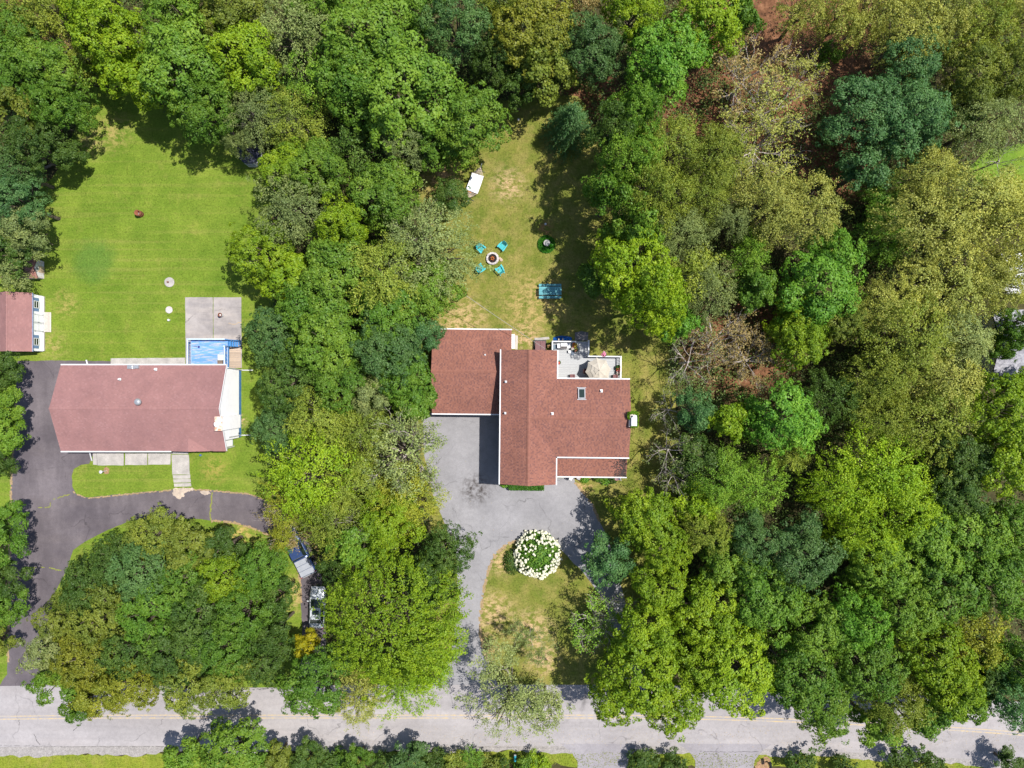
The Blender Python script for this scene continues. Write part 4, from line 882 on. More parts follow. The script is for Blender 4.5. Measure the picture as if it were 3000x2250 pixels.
def planter(px, py, z, r, label, cols, pot=(.1, .07, .06), h=.35, nl=180, cat="potted plant", name="flower_pot", group="potted flowers about the deck"):
    c = W(px, py, z + h); t = empty(name, (c.x, c.y, z), 0, label, cat, group); MB()._lathe((c.x, c.y, z), [(.001, 0), (r * .5, 0), (r * .75, h), (r * .68, h), (.001, h * .8)], 14, 0).build("pot", M("pot", pot, None, 3, .7), t)
    clump("foliage", (c.x, c.y, z + h), (r, r, r * .8), nl, .13, (.06, .14, .03), t, int(px))
    for i, k in enumerate(cols): flowers(t, (c.x + random.uniform(-.3, .3) * r, c.y + random.uniform(-.3, .3) * r, z + h + .05), (r * .8, r * .8, r * .75), 30, .11, k, int(px) + i)
    return t
planter(1684.5, 1011.5, DZ, .26, "pot of orange and yellow flowers right of the grill, against the rail", [(.7, .22, .05), (.7, .5, .08)])
planter(1678, 1020, DZ, .22, "dark maroon potted plant between grill shelf and grey deck rectangle", [(.2, .03, .05), (.6, .58, .55)])
planter(1687, 1024, DZ, .26, "pot of yellow-green foliage on the deck beside the step opening", [(.5, .5, .08), (.2, .04, .04)])
planter(1812, 1078, DZ, .36, "planter of red and orange flowers against the east deck rail, farther from house", [(.6, .08, .04), (.7, .25, .1)], nl=260)
planter(1814, 1091, DZ, .32, "planter of pink flowers against the east deck rail, nearer the house roof", [(.75, .3, .35), (.7, .65, .6)], nl=240)
planter(1770, 1037, rt - .28, .3, "box of pink petunias hung over the outside of the deck rail", [(.75, .2, .4), (.75, .35, .5)], h=.25, cat="flower box", name="flower_box", nl=150)
planter(1637.5, 1062, 3.0, .2, "hanging basket of red flowers under the deck-side eave", [(.6, .1, .08)], h=.2, cat="hanging plant", name="hanging_basket")
# tarp, cellar hatch, planter trough
tp = W(1648, 993); mb = MB(); G = 12; hts = {}
for i in range(G + 1):
    for j in range(5): u, v_ = i / G * 2 - 1, j / 4; hts[i, j] = (tp.x + u * 1.05, tp.y - .2 + v_ * .55 * (1 - .35 * u * u), .05 + .5 * (1 - v_) * (1 - abs(u) ** 3) + random.uniform(-.05, .05))
for i in range(G):
    for j in range(4): mb.face([hts[i, j], hts[i + 1, j], hts[i + 1, j + 1], hts[i, j + 1]])
tag(mb.build("tarp", M("blue_tarp", (.01, .11, .42), (.008, .07, .3), 4, .35), None, loc=(tp.x, tp.y, 0)), "crumpled bright blue tarp behind the deck rail", "tarp")
for i, (px, lab) in enumerate(((1637, "pale wooden block on the blue tarp, nearer the cellar hatch"), (1648.5, "pale wooden block on the blue tarp, nearer the deck opening"))): c = W(px, 997, .6); tag(MB().box((c.x, c.y + .1, .62), (.12, .24, .12)).build("wood_block", M("pale_wood", (.5, .42, .34), None, 3), None, loc=(c.x, c.y, .5)), lab, "block", "blocks on the tarp")
hz = W(1583, 1012); hc = empty("cellar_hatch", (hz.x, hz.y, 0), R(-.6), "sloping brown two-leaf cellar hatch by the house's north wall", "cellar hatch")
HAT = M("hatch_brown", (.19, .1, .105), (.15, .08, .085), 3, .5)
yo, yi = W(0, 999, .45).y, W(0, 1026, .8).y; xa_, xb_ = W(1568, 0, .5).x, W(1598, 0, .5).x; xm_ = (xa_ + xb_) / 2
for p, q in ((xa_, xm_ - .012), (xm_ + .012, xb_)):
    mb = MB(); T4 = [(p, yi, .85), (q, yi, .85), (q, yo, .45), (p, yo, .45)]; L4 = [(v_[0], v_[1], v_[2] - .05) for v_ in T4]; mb.face(T4[::-1]); mb.face(L4)
    for i in range(4): j = (i + 1) % 4; mb.face([T4[i], T4[j], L4[j], L4[i]])
    o = mb.build("hatch_leaf", HAT, hc); MB().box(((p + q) / 2, yo - .1, .53), (.14, .04, .04)).build("handle", DARK, o)
MB().bx(xa_ - .12, xa_ - .005, yi, yo, 0, .42).bx(xb_ + .005, xb_ + .1, yi, yo, 0, .42).bx(xa_ - .12, xb_ + .1, yo + .005, yo + .12, 0, .4).build("curb", DARK, hc)
planter(1606, 1012, 0, .24, "weathered trough with straggling plants between cellar hatch and deck", [(.5, .3, .15)], (.05, .03, .025), .35, 90, "planter", "planter", "potted flowers about the deck")
# porch things
c = W(1673, 1401, .4); pc = patio_chair(1673, 1401, R(60), "white porch chair with dark frame at the end of the entry stoop", WHITE, .8, None); pc.location.z = .4
c = W(1695, 1401.5, .5); sg = empty("yard_sign", (c.x, c.y, 0), R(-25), "small white yard sign with red border beside the entry stoop", "sign"); q = MB().box((0, 0, .5), (.46, .05, .36), 0, 0, None, -.9); link("border", q.mesh("border", M("sign_red", (.5, .05, .05), None, 2, .5)), sg); link("panel", MB().box((0, -.024, .519), (.38, .03, .28), 0, 0, None, -.9).mesh("panel", WHITE), sg); link("stake", MB().box((0, .02, .22), (.04, .04, .44)).mesh("stake", DARK), sg)
# flag, held out from the porch post, hanging
c = W(1817, 1404, 2.4); fl = empty("flag", (c.x, c.y + .9, 2.0), 0, "American flag on a white pole at the porch's east end", "flag")
a_, b_ = Vector((c.x - .07, c.y + .72, 2.2)), Vector((c.x + .04, c.y - .12, 2.75)); MB().tube([a_, b_], .025, 6).build("pole", WHITE, fl)
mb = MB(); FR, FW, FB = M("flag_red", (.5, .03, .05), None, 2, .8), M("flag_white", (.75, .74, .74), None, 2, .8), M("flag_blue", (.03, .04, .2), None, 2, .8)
dv = (a_ - b_).normalized(); wv = Vector((-.62, -.1, -.62)).normalized(); Lh, Lf = .56, .8
fp = lambda s, t: b_ + dv * (s * Lh + .05) + wv * (t * Lf) + Vector((0, .04 * math.sin(t * 7), 0))
for i in range(13):
    for t in range(8):
        if i < 7 and t < 3: continue
        mb.face([fp(i / 13, t / 8), fp(i / 13, (t + 1) / 8), fp((i + 1) / 13, (t + 1) / 8), fp((i + 1) / 13, t / 8)], 0 if i % 2 == 0 else 1)
for t in range(3): mb.face([fp(0, t / 8), fp(0, (t + 1) / 8), fp(7 / 13, (t + 1) / 8), fp(7 / 13, t / 8)], 2)
nn = dv.cross(wv).normalized() * .006
if nn.z < 0: nn = -nn
for r in range(9):
    for k in range(6 if r % 2 == 0 else 5):
        s_, t_ = (r + .9) / 10 * 7 / 13, (k + (.7 if r % 2 == 0 else 1.2)) / 6.4 * 3 / 8; p = fp(s_, t_) + nn; e1, e2 = dv * .012, wv * .012
        mb.face([p - e1, p - e2, p + e1, p + e2], 1)
mb.build("cloth", [FR, FW, FB], fl)
# ---- blue deck behind the ranch house
bd = empty("deck", W(603, 1030, 0), 0, "weathered blue painted deck with railing behind the ranch house", "deck")
BDW = M("peeling_blue_plank", (.13, .3, .62), (.4, .42, .44), 1.0, .7, lo=.4, hi=.5, stretch=(.7, 4, 1), var=.14); BR = M("blue_white_rail", (.5, .6, .8), (.42, .52, .74), 2, .6); BB = M("blue_baluster", (.06, .22, .5), (.05, .18, .42), 2, .6)
z0 = 1.5; zt = 2.5; xw, xe, yn, ys = W(549, 0, zt).x, W(657, 0, zt).x, W(0, 993.5, zt).y, 1.7
y = yn - .02
while y > ys: piece("deck_board", (xe - xw - .04, .128, .035), ((xw + xe) / 2, y - .07, z0), BDW, bd); y -= .14
railing(bd, [(xw, ys + .1), (xw, yn), (xe, yn)], zt, 1.0, BR, BB, .15, .14); railing(bd, [(xe, yn - .75), (xe, ys + .1)], zt, 1.0, BR, BB, .15, .14)
MB().bx(xw, xe, yn - .04, yn + .02, z0 - .28, z0 - .02).bx(xe - .02, xe + .04, ys, yn - .045, z0 - .28, z0 - .02).bx(xw - .04, xw + .02, ys, yn - .045, z0 - .28, z0 - .02).build("rim_board", BB, bd)
for xx in (xw + .1, xe - .1): MB().bx(xx - .06, xx + .06, yn - .2, yn - .08, 0, z0 - .021).build("support_post", BB, bd)
for i in range(5): piece("tread", (.2, .62, .04), (xe + .14 + i * .15, yn - .38, z0 - .3 * (i + 1) + .06), BB, bd)
for yy in (yn - .72, yn - .04):
    mb = MB(); mb.tube([(xe + .06, yy, z0), (xe + .95, yy, .05)], .06, 4).tube([(xe + .06, yy, zt - .05), (xe + .9, yy, .95)], .05, 4).tube([(xe + .88, yy, 0), (xe + .88, yy, 1.0)], .05, 4); mb.build("stair_rail", BB, bd)
c = W(646, 1047, z0 + .7); t = empty("side_table", (c.x, c.y, z0), 0, "square white table on the blue deck by the house wall", "table"); MB().box((c.x, c.y, z0 + .68), (.62, .62, .04)).build("table_top", WHITE, t)
for sx in (-1, 1):
    for sy in (-1, 1): MB().box((c.x + sx * .25, c.y + sy * .25, z0 + .34), (.05, .05, .63)).build("leg", WHITE, t)
c = W(644, 1061, z0 + .5); t = empty("wooden_box", (c.x, c.y, z0), 0, "brown slatted box between white table and house on the blue deck", "box")
for i in range(4): piece("plank", (.1, .5, .05), (c.x - .21 + i * .14, c.y, z0 + .47), M("box_brown", (.2, .15, .12), None, 3) if i == 0 else bpy.data.materials["box_brown"], t)
MB().box((c.x, c.y, z0 + .22), (.5, .46, .43)).build("body", bpy.data.materials["box_brown"], t)
c = W(575, 1015.5, z0 + .03); t = empty("item", (c.x, c.y, z0), R(-8), "dark blue broom lying on the blue deck boards", "item"); link("handle", MB().tube([(-.4, 0, .05), (.25, 0, .06)], .025, 6).mesh("handle", bpy.data.materials["flag_blue"]), t); link("wide_end", MB().box((.3, 0, .05), (.16, .24, .07)).mesh("wide_end", bpy.data.materials["flag_blue"]), t)  # long dark blue shape lying flat, narrow shaft with one wide end
# ---- green lawn things
c = W(414, 628.5); t = empty("burn_barrel", (c.x, c.y, 0), 0, "rusty open burn barrel standing on the green lawn", "barrel"); hb = .95; rb = .32
mb = MB()._lathe(c, [(rb, 0), (rb, hb * .32), (rb + .02, hb * .34), (rb, hb * .36), (rb, hb * .65), (rb + .02, hb * .67), (rb, hb * .69), (rb, hb), (rb - .025, hb), (rb - .025, .12), (.001, .12)], 20, 0); mb.build("drum", RUST, t, True); MB()._lathe(c + Vector((0, 0, .2)), [(rb - .03, 0), (.15, .06), (.001, .09)], 16, 0).build("ash", GRAVEL, t)
c = W(497, 827); t = empty("septic_lid", (c.x, c.y, 0), 0, "large round concrete lid with pipe stub on the green lawn", "lid", "round lids in the green lawn"); MB()._lathe(c, [(.56, 0), (.56, .1), (.5, .14), (.001, .14)], 24, 0).build("disc", CONC, t); MB().tube([(c.x - .08, c.y, .14), (c.x - .1, c.y, .36)], .08, 10).build("pipe", RUST, t)
c = W(496, 908); t = empty("septic_lid", (c.x, c.y, 0), 0, "smaller plain round concrete lid on the green lawn", "lid", "round lids in the green lawn"); MB()._lathe(c, [(.4, 0), (.4, .08), (.36, .11), (.001, .11)], 22, 0).build("disc", STONE, t)
c = W(496, 938); tag(MB()._lathe(c, [(.13, 0), (.13, .25), (.09, .3), (.001, .31)], 12, 0).build("white_pipe_cap", WHITE, None, loc=c), "tiny white pipe cap on the green lawn below the smaller lid", "pipe cap")
c = W(653, 924); t = empty("ash_can", (c.x, c.y, .06), R(0), "white cylinder with brown open top standing on the stained patio", "can"); MB()._lathe(c + Vector((0, 0, .06)), [(.17, 0), (.2, .75), (.17, .75), (.15, .55), (.001, .55)], 16, 0).build("can_body", WHITE, t); MB()._lathe(c + Vector((0, 0, .06)), [(.205, .7), (.22, .8), (.15, .8), (.12, .6)], 16, 0).build("rim", RUST, t)
c = W(312, 1379); t = empty("yard_light", (c.x, c.y, 0), 0, "low white garden lamp in a bare dirt ring on the front grass", "garden lamp"); MB().tube([c, c + Vector((0, 0, .9))], .04, 8).build("post", WHITE, t); MB()._lathe(c + Vector((0, 0, .9)), [(.05, 0), (.14, .05), (.15, .25), (.18, .27), (.05, .36), (.001, .37)], 12, 0).build("lamp_head", WHITE, t)
sheet("dirt_ring", [(312 + 9 * math.cos(a / 8 * 6.283), 1379 + 11 * math.sin(a / 8 * 6.283)) for a in range(8)], .018, DIRT, (.1, .05), 31)
c = W(590, 1333); t = empty("garden_lantern", (c.x, c.y, 0), 0, "small dark garden lantern on the grass beside the front path", "lantern"); MB().box((c.x, c.y, .2), (.16, .16, .24)).build("body", DARK, t); MB()._lathe(c + Vector((0, 0, .32)), [(.14, 0), (.04, .12), (.001, .14)], 4, 0).build("cap", BLUE, t); MB().box((c.x, c.y, .04), (.2, .2, .08)).build("base", METAL, t)
# ---- fire pit and four turquoise chairs
pit = W(1443, 758); t = empty("fire_pit", pit, 0, "round stone fire pit with burning logs ringed by turquoise chairs", "fire pit"); ro_, ri = .70, .5; n = 13; mb = MB()
for k_ in range(2):
    for i in range(n):
        a0, a1 = 2 * math.pi * (i + .03 + k_ * .5) / n, 2 * math.pi * (i + .97 + k_ * .5) / n; j = random.uniform(-.02, .02); rr_, hh_ = ro_ + j, .15 + random.uniform(-.01, .012)
        P = lambda r, a: (pit.x + r * math.cos(a), pit.y + r * math.sin(a)); am = (a0 + a1) / 2
        MB().prism([P(ri, a0), P(rr_, a0), P(rr_ + .02, am), P(rr_, a1), P(ri, a1)], k_ * .152, k_ * .152 + hh_).build("stone", STONE, t)
MB()._lathe(pit, [(ri, .04), (.3, .08), (.001, .1)], 18, 0).build("ash_bed", M("charred_ash", (.04, .025, .025), (.015, .01, .01), 7, .95), t)
CHAR = M("charred_log", (.05, .03, .025), (.015, .012, .012), 8, .9)
fm, ft, fb = _mat("flame"); fb.inputs["Base Color"].default_value = (.6, .15, .02, 1); fb.inputs["Emission Color"].default_value = (1, .32, .05, 1); fb.inputs["Emission Strength"].default_value = .7
for i in range(6):
    a = i * 1.05 + .3; p, q = pit + Vector((math.cos(a) * .38, math.sin(a) * .38, .1)), pit + Vector((-math.cos(a) * .05, -math.sin(a) * .05, .26)); MB().tube([p, q], .055, 7).build("log", CHAR, t)
    b_ = pit + Vector((math.cos(a + .5) * .1, math.sin(a + .5) * .1, .2)); e_ = b_ + Vector((math.cos(a + .5) * .14, math.sin(a + .5) * .14, .22)); MB().tube([b_, (b_ + e_) / 2 + Vector((.03, 0, 0)), e_], [.032, .026, .003], 6).build("flame", fm, t)
for i, (px, py, r, lab) in enumerate(((1464, 757, .14, "small tan rock touching the stone fire pit"), (1468, 762, .2, "larger tan rock lying just east of the fire pit"))):
    c = W(px, py); mb = MB()._lathe(c, [(r * .8, 0), (r, r * .3), (r * .7, r * .7), (.001, r * .85)], 8, 0); mb.v = [(v_[0] + random.uniform(-.03, .03), v_[1] + random.uniform(-.03, .03), v_[2]) for v_ in mb.v]; tag(mb.build("rock", M("tan_rock", (.5, .38, .3), (.38, .28, .22), 5, .9), None, loc=c), lab, "rock", "rocks beside the fire pit")
TURQ = M("turquoise_paint", (.05, .42, .46), (.04, .36, .4), 3, .55)
def adirondack(px, py, label, first=None, twist=0.0):
    c = W(px, py, .3); d = pit - c; th = math.atan2(d.x, -d.y) + twist; c.z = 0
    if first:
        t = first.copy(); col.objects.link(t); t.location = c; t.rotation_euler.z = th; t["label"] = label; ORG[t.name] = c
        for ch_ in first.children:
            q = ch_.copy(); col.objects.link(q); q.parent = t
        return t
    t = empty("adirondack_chair", c, th, label, "chair", "turquoise chairs round the fire pit"); L_ = lambda n_, b: link(n_, b.mesh(n_, TURQ), t)
    for i in range(5): L_("seat_slat", MB().box((0, -.3 + i * .115, .4 - i * .028), (.54, .098, .025), 0, 0, None, -.24))
    for i in range(5): a = (i - 2) * .055; L_("back_slat", MB().box(((i - 2) * .112, .38 - abs(i - 2) * .0, .63), (.1, .025, .74 - abs(i - 2) * .07), 0, 0, None, -.42))
    L_("back_rail", MB().box((0, .36, .52), (.56, .04, .07)))
    for s in (-1, 1):
        L_("armrest", MB().prism([(s * .29, -.42), (s * .45, -.42), (s * .46, -.1), (s * .37, .38), (s * .3, .38)], .56, .585))
        L_("front_leg", MB().box((s * .33, -.33, .28), (.04, .12, .55))); L_("rear_leg", MB().tube([(s * .28, -.33, .36), (s * .28, .55, .03)], [.07, .05], 4))
    return t
a0 = adirondack(1472, 722, "turquoise chair northeast of the fire pit, fully in the open", None)
adirondack(1465, 791, "turquoise chair southeast of the fire pit, seat fully visible", a0)
adirondack(1409, 728, "turquoise chair northwest of the fire pit, partly under leaves", a0); adirondack(1408, 787, "turquoise chair southwest of the fire pit, partly under leaves", a0)
# ---- picnic table
TEAL = M("teal_paint", (.1, .32, .36), (.08, .27, .31), 2, .6, stretch=(1, 5, 1), var=.1); c = W(1612, 852, .75); t = empty("picnic_table", (c.x, c.y, 0), 0, "teal plank picnic table on the dry lawn at the tree shadow", "picnic table")
for i in range(5): piece("table_plank", (2.5, .165, .04), (c.x, c.y + (i - 2) * .178, .75), TEAL, t)
for s in (-1, 1):
    for k_ in range(2): piece("bench_plank", (2.5, .135, .04), (c.x, c.y + s * (.6 + k_ * .145), .45), TEAL, t)
for s in (-1, 1):
    x_ = c.x + s * .9
    MB().tube([(x_, c.y - .3, .72), (x_, c.y - .62, 0)], .05, 4).tube([(x_, c.y + .3, .72), (x_, c.y + .62, 0)], .05, 4).build("leg_frame", M("table_leg", (.5, .48, .45), None, 3), t); MB().box((x_ + .08, c.y, .4), (.05, 1.62, .09)).build("cross_beam", bpy.data.materials["table_leg"], t); MB().box((x_ + .08, c.y, .69), (.05, .85, .08)).build("cross_beam", bpy.data.materials["table_leg"], t)
# ---- birdbath in a round bed
c = W(1602, 711.5, .9); b0 = Vector((c.x, c.y, 0)); t = empty("birdbath", b0, 0, "pale stone birdbath in the round green plant bed", "birdbath")
MB()._lathe(b0, [(.2, 0), (.2, .06), (.09, .14), (.08, .7), (.14, .8), (.34, .88), (.35, .93), (.31, .93), (.2, .86), (.001, .85)], 24, 0).build("bowl", STONE, t); MB()._lathe(b0, [(.285, .905), (.001, .905)], 20, 0).build("water", M("still_water", (.3, .3, .3), None, 2, .1), t)
pb = empty("plant_bed", b0, 0, "round bed of bright green leafy plants around the birdbath", "plants"); rng = np.random.default_rng(8); n = 2600; a = rng.uniform(0, 6.283, n); r = .22 + .76 * np.sqrt(rng.uniform(0, 1, n)); z = .15 + .5 * (1 - (r / 1.0) ** 3) * rng.uniform(.3, 1, n)
P = np.stack([np.cos(a) * r, np.sin(a) * r, np.maximum(z, .08)], 1); o = link("foliage", leaf_mesh("foliage", P, np.stack([np.cos(a) * .5, np.sin(a) * .5, np.ones(n)], 1) + rng.normal(0, .5, (n, 3)), np.stack([np.cos(a), np.sin(a), -.3 * np.ones(n)], 1) + rng.normal(0, .4, (n, 3)), np.full(n, .19), np.full(n, .07), rng.uniform(.1, .8, n)), pb); o.color = (.05, .2, .015, 1)
c = W(1598, 657); tag(MB()._lathe(c, [(.06, 0), (.12, .06), (.13, .13), (.1, .21), (.001, .25)], 14, 0).build("white_ball", WHITE, None, loc=c), "small white ball beside the brown dirt patch", "ball", "white balls on the dry lawn")
c = W(1519, 351); tag(MB()._lathe(c, [(.06, 0), (.12, .06), (.13, .13), (.1, .21), (.001, .25)], 14, 0).build("white_ball", WHITE, None, loc=c), "small white ball in deep tree shade at the top of the dry lawn", "ball", "white balls on the dry lawn")
# ---- hammock
hm = W(1391, 536); t = empty("hammock", hm, 0, "hammock with white pad and rope ends on the dry lawn", "hammock"); zq = .65
q = [W(1383.5, 506.7, zq), W(1417, 517, zq), W(1399, 568, zq), W(1365, 555, zq)]; e0, e1 = W(1408, 489, .95), W(1373, 580, .95)
PAD = M("white_pad", (.78, .8, .84), (.72, .74, .8), 2, .8); mb = MB(); mid = sum((Vector(v_) for v_ in q), Vector()) / 4; NX = 8
gp_ = lambda i, j, dz: q[0].lerp(q[1], i / NX).lerp(q[3].lerp(q[2], i / NX), j / NX) + Vector((0, 0, dz - .12 * math.sin(math.pi * j / NX)))
for i in range(NX):
    for j in range(NX): mb.face([gp_(i, j, .08), gp_(i, j + 1, .08), gp_(i + 1, j + 1, .08), gp_(i + 1, j, .08)]); mb.face([gp_(i, j, 0), gp_(i + 1, j, 0), gp_(i + 1, j + 1, 0), gp_(i, j + 1, 0)])
for i in range(NX):
    for a_, b_ in (((i, 0), (i + 1, 0)), ((i + 1, NX), (i, NX)), ((0, i + 1), (0, i)), ((NX, i), (NX, i + 1))): mb.face([gp_(*a_, 0), gp_(*b_, 0), gp_(*b_, .08), gp_(*a_, .08)])
mb.build("pad", PAD, t); u = (q[2] - q[3]).normalized(); vdir = (q[3] - q[0]).normalized(); pc_ = q[3].lerp(q[2], .38) - vdir * .25 + Vector((0, 0, .1)); MB().box(pc_, (.95, .36, .09), math.atan2(u.y, u.x)).build("pillow", M("blue_white_pillow", (.6, .68, .74), None, 2, .8), t)
ROPE = M("beige_rope", (.5, .42, .35), (.42, .35, .28), 6, .9); OR_ = M("orange_rope", (.55, .2, .07), None, 3, .9)
for (a_, b_, e_) in ((q[0], q[1], e0), (q[3], q[2], e1)):
    MB().tube([a_ - (b_ - a_).normalized() * .06, b_ + (b_ - a_).normalized() * .06], .028, 6).build("spreader_bar", BROWN, t); mb = MB()
    for k_ in range(19): mb.tube([a_.lerp(b_, k_ / 18), a_.lerp(b_, k_ / 18).lerp(e_, .55) + Vector((0, 0, -.06)), e_], .013, 3, 0, False)
    for f in (.25, .5, .75): mb.tube([a_.lerp(e_, f), b_.lerp(e_, f)], .012, 3, 0, False)
    o = mb.build("rope_netting", ROPE, t); o["kind"] = "stuff"
MB().tube([q[3].lerp(q[2], .12) + vdir * .08, q[3].lerp(q[2], .5) + vdir * .14], .05, 5).build("rope_wrap", OR_, t)
s0, s1 = W(1412, 478, 1.2), W(1370.5, 590, 1.2); MB().tube([e0, s0], .03, 6).build("chain", METAL, t); MB().tube([e1, s1], .03, 6).build("chain", METAL, t)
g0, g1 = s0.lerp(s1, .12), s0.lerp(s1, .88); STM = M("stand_green_metal", (.05, .07, .07), None, 3, .5); MB().tube([s0, (g0.x, g0.y, .08), (g1.x, g1.y, .08), s1], .035, 7).build("stand", STM, t)
for gq in (g0, g1): MB().tube([Vector((gq.x, gq.y, .04)) + u * .5, Vector((gq.x, gq.y, .04)) - u * .5], .035, 6).build("foot", STM, t)
# ---- service cable from the trees to the house
pts = []; A_, B_ = W(1318, 833, 7.0), W(1597, 1022, 5.5)
for i in range(13): f = i / 12; p = A_.lerp(B_, f); p.z -= .7 * math.sin(math.pi * f); pts.append(p)
tag(MB().tube(pts, .024, 5).build("service_cable", M("grey_cable", (.3, .28, .26), None, 2, .6), None, loc=A_), "thin grey cable slung from the trees to the salmon roof", "cable")
# ---- mailboxes on the far verge
def mailbox(px, py, rz, mm, label):
    c = W(px, py); t = empty("mailbox", c, rz, label, "mailbox"); link("post", MB().box((0, 0, .5), (.1, .1, 1.0)).mesh("post", WOODG if mm is not BLACK else BLACK), t); link("arm", MB().box((0, .12, .97), (.08, .5, .06)).mesh("arm", WOODG if mm is not BLACK else BLACK), t); mb = MB(); pr = [(-.13, 1.01), (.13, 1.01)] + [(.13 * math.cos(a), 1.18 + .13 * math.sin(a)) for a in [math.pi * k / 8 for k in range(9)]]
    for i in range(len(pr)): j = (i + 1) % len(pr); mb.face([(pr[i][0], -.2, pr[i][1]), (pr[j][0], -.2, pr[j][1]), (pr[j][0], .45, pr[j][1]), (pr[i][0], .45, pr[i][1])][::-1])
    mb.face([(x_, -.2, z_) for x_, z_ in pr]); mb.face([(x_, .45, z_) for x_, z_ in pr][::-1]); link("box", mb.mesh("box", mm), t); link("door", MB().box((0, .465, 1.14), (.24, .025, .24)).mesh("door", DARK if mm is BLACK else WHITE), t); return t
mailbox(2247, 2230, R(8), BLACK, "black mailbox on a post at the apron edge, bottom of the photo"); mailbox(1509, 2209, R(0), M("teal_mailbox", (.02, .24, .32), (.015, .18, .26), 4, .45), "teal mailbox on a weathered post among the verge bushes")
# ---- vehicles under the trees
def loft(st, n=10):
    """st: (y, half width, z low, z shoulder, z top, top half width)"""
    mb = MB()
    rings = []
    for (y_, hw, zl, zs, zt_, tw) in st: rings.append([(-hw * .94, y_, zl), (-hw, y_, (zl + zs) / 2), (-hw * .985, y_, zs), (-tw, y_, zt_), (-tw * .4, y_, zt_ + .02), (tw * .4, y_, zt_ + .02), (tw, y_, zt_), (hw * .985, y_, zs), (hw, y_, (zl + zs) / 2), (hw * .94, y_, zl)])
    b = 0
    for r in rings: mb.v += r
    for i in range(len(rings) - 1):
        for k_ in range(n): j = (k_ + 1) % n; mb.quadf([i * n + k_, i * n + j, (i + 1) * n + j, (i + 1) * n + k_][::-1])
    mb.quadf([k_ for k_ in range(n)]); mb.quadf([(len(rings) - 1) * n + k_ for k_ in range(n)][::-1]); return mb
def cabin(t, y0, y1, y2, y3, zb, zt_, wb, wt, paint):
    """rear base, rear top, front top, front base"""
    P = {(s, k_): Vector((s * (wb if k_ in (0, 3) else wt), yy, zb if k_ in (0, 3) else zt_)) for s in (-1, 1) for k_, yy in enumerate((y0, y1, y2, y3))}; L_ = lambda n_, b, m_: link(n_, b.mesh(n_, m_), t)
    b = MB(); b.face([P[-1, 3], P[1, 3], P[1, 2], P[-1, 2]]); L_("windshield", b, GLASS); b = MB(); b.face([P[1, 0], P[-1, 0], P[-1, 1], P[1, 1]]); L_("rear_window", b, GLASS)
    for s in (-1, 1): b = MB(); f = [P[s, 0], P[s, 3], P[s, 2], P[s, 1]]; b.face(f if s > 0 else f[::-1]); L_("side_window", b, GLASS)
    b = MB(); up = Vector((0, 0, .04)); f = [P[-1, 1], P[1, 1], P[1, 2], P[-1, 2]]; b.face([v_ + up for v_ in f]); 
    for i in range(4): j = (i + 1) % 4; b.face([f[i], f[j], f[j] + up, f[i] + up])
    for s in (-1, 1):
        for a_, c_ in ((0, 1), (3, 2)): b.tube([P[s, a_], P[s, c_]], .045, 4)
    L_("roof", b, paint)
def wheels(t, ys_, hw):
    for y_ in ys_:
        for s in (-1, 1): o = link("wheel", MB().tube([(s * (hw - .2), y_, .33), (s * hw, y_, .33)], .33, 16).mesh("wheel", BLACK), t); q = link("rim", MB().tube([(s * (hw - .01), y_, .33), (s * (hw + .01), y_, .33)], .2, 12).mesh("rim", METAL), o)
SILV = M("silver_blue_paint", (.55, .58, .62), (.5, .54, .58), 2, .25, .15, spec=.6); c = W(929, 1780, .8)
cr = empty("parked_car", (c.x, c.y, 0), R(-2), "silver car parked nose-north under leaves on the loop drive", "car")
o = link("body", loft([(-2.3, .62, .35, .62, .78, .5), (-2.2, .8, .25, .72, .9, .66), (-1.5, .88, .22, .8, .95, .74), (-.4, .9, .22, .82, .96, .76), (.8, .9, .22, .82, .95, .76), (1.5, .88, .22, .76, .9, .7), (2.1, .8, .25, .66, .78, .6), (2.3, .6, .35, .55, .62, .42)]).mesh("body", SILV, smooth=True), cr)
cabin(cr, -1.75, -1.15, .15, 1.0, .93, 1.42, .76, .58, SILV); wheels(cr, (-1.4, 1.4), .9); link("sunroof", MB().box((0, -.35, 1.475), (.75, .5, .02)).mesh("sunroof", GLASS), cr)
for s in (-1, 1): link("headlight", MB().box((s * .6, 2.2, .62), (.3, .16, .12)).mesh("headlight", M("clear_lamp", (.7, .72, .75), None, 2, .15)), cr); link("taillight", MB().box((s * .62, -2.27, .7), (.26, .08, .12)).mesh("taillight", M("red_lamp", (.4, .02, .02), None, 2, .3)), cr); link("mirror", MB().box((s * .98, .75, .98), (.18, .12, .12)).mesh("mirror", SILV), cr)
c = W(873, 1618, .9); BLUP = M("deep_blue_paint", (.04, .075, .2), (.035, .06, .17), 2, .25, .3, spec=.6)
tk = empty("pickup_truck", (c.x, c.y, 0), R(26), "blue pickup with flat grey bed cover under the overhanging branches", "pickup truck")
link("body", loft([(-2.75, .88, .45, .85, 1.0, .8), (-2.65, .93, .35, .92, 1.05, .86), (-.6, .95, .35, .95, 1.06, .86), (.6, .95, .35, .95, 1.07, .86), (1.3, .95, .35, .93, 1.08, .82), (2.3, .93, .35, .88, 1.02, .76), (2.7, .82, .4, .75, .88, .62)]).mesh("body", BLUP, smooth=True), tk)
cabin(tk, -.75, -.5, .75, 1.35, 1.05, 1.72, .84, .66, BLUP); wheels(tk, (-1.75, 1.75), .95); TON = M("grey_vinyl", (.3, .32, .37), (.26, .28, .33), 2, .6)
for k_ in range(3): link("bed_cover_panel", MB().box((0, -2.4 + k_ * .62, 1.105), (1.66, .585, .05)).mesh("bed_cover_panel", TON), tk)
link("rear_bumper", MB().box((0, -2.83, .55), (1.7, .14, .2)).mesh("rear_bumper", METAL), tk)
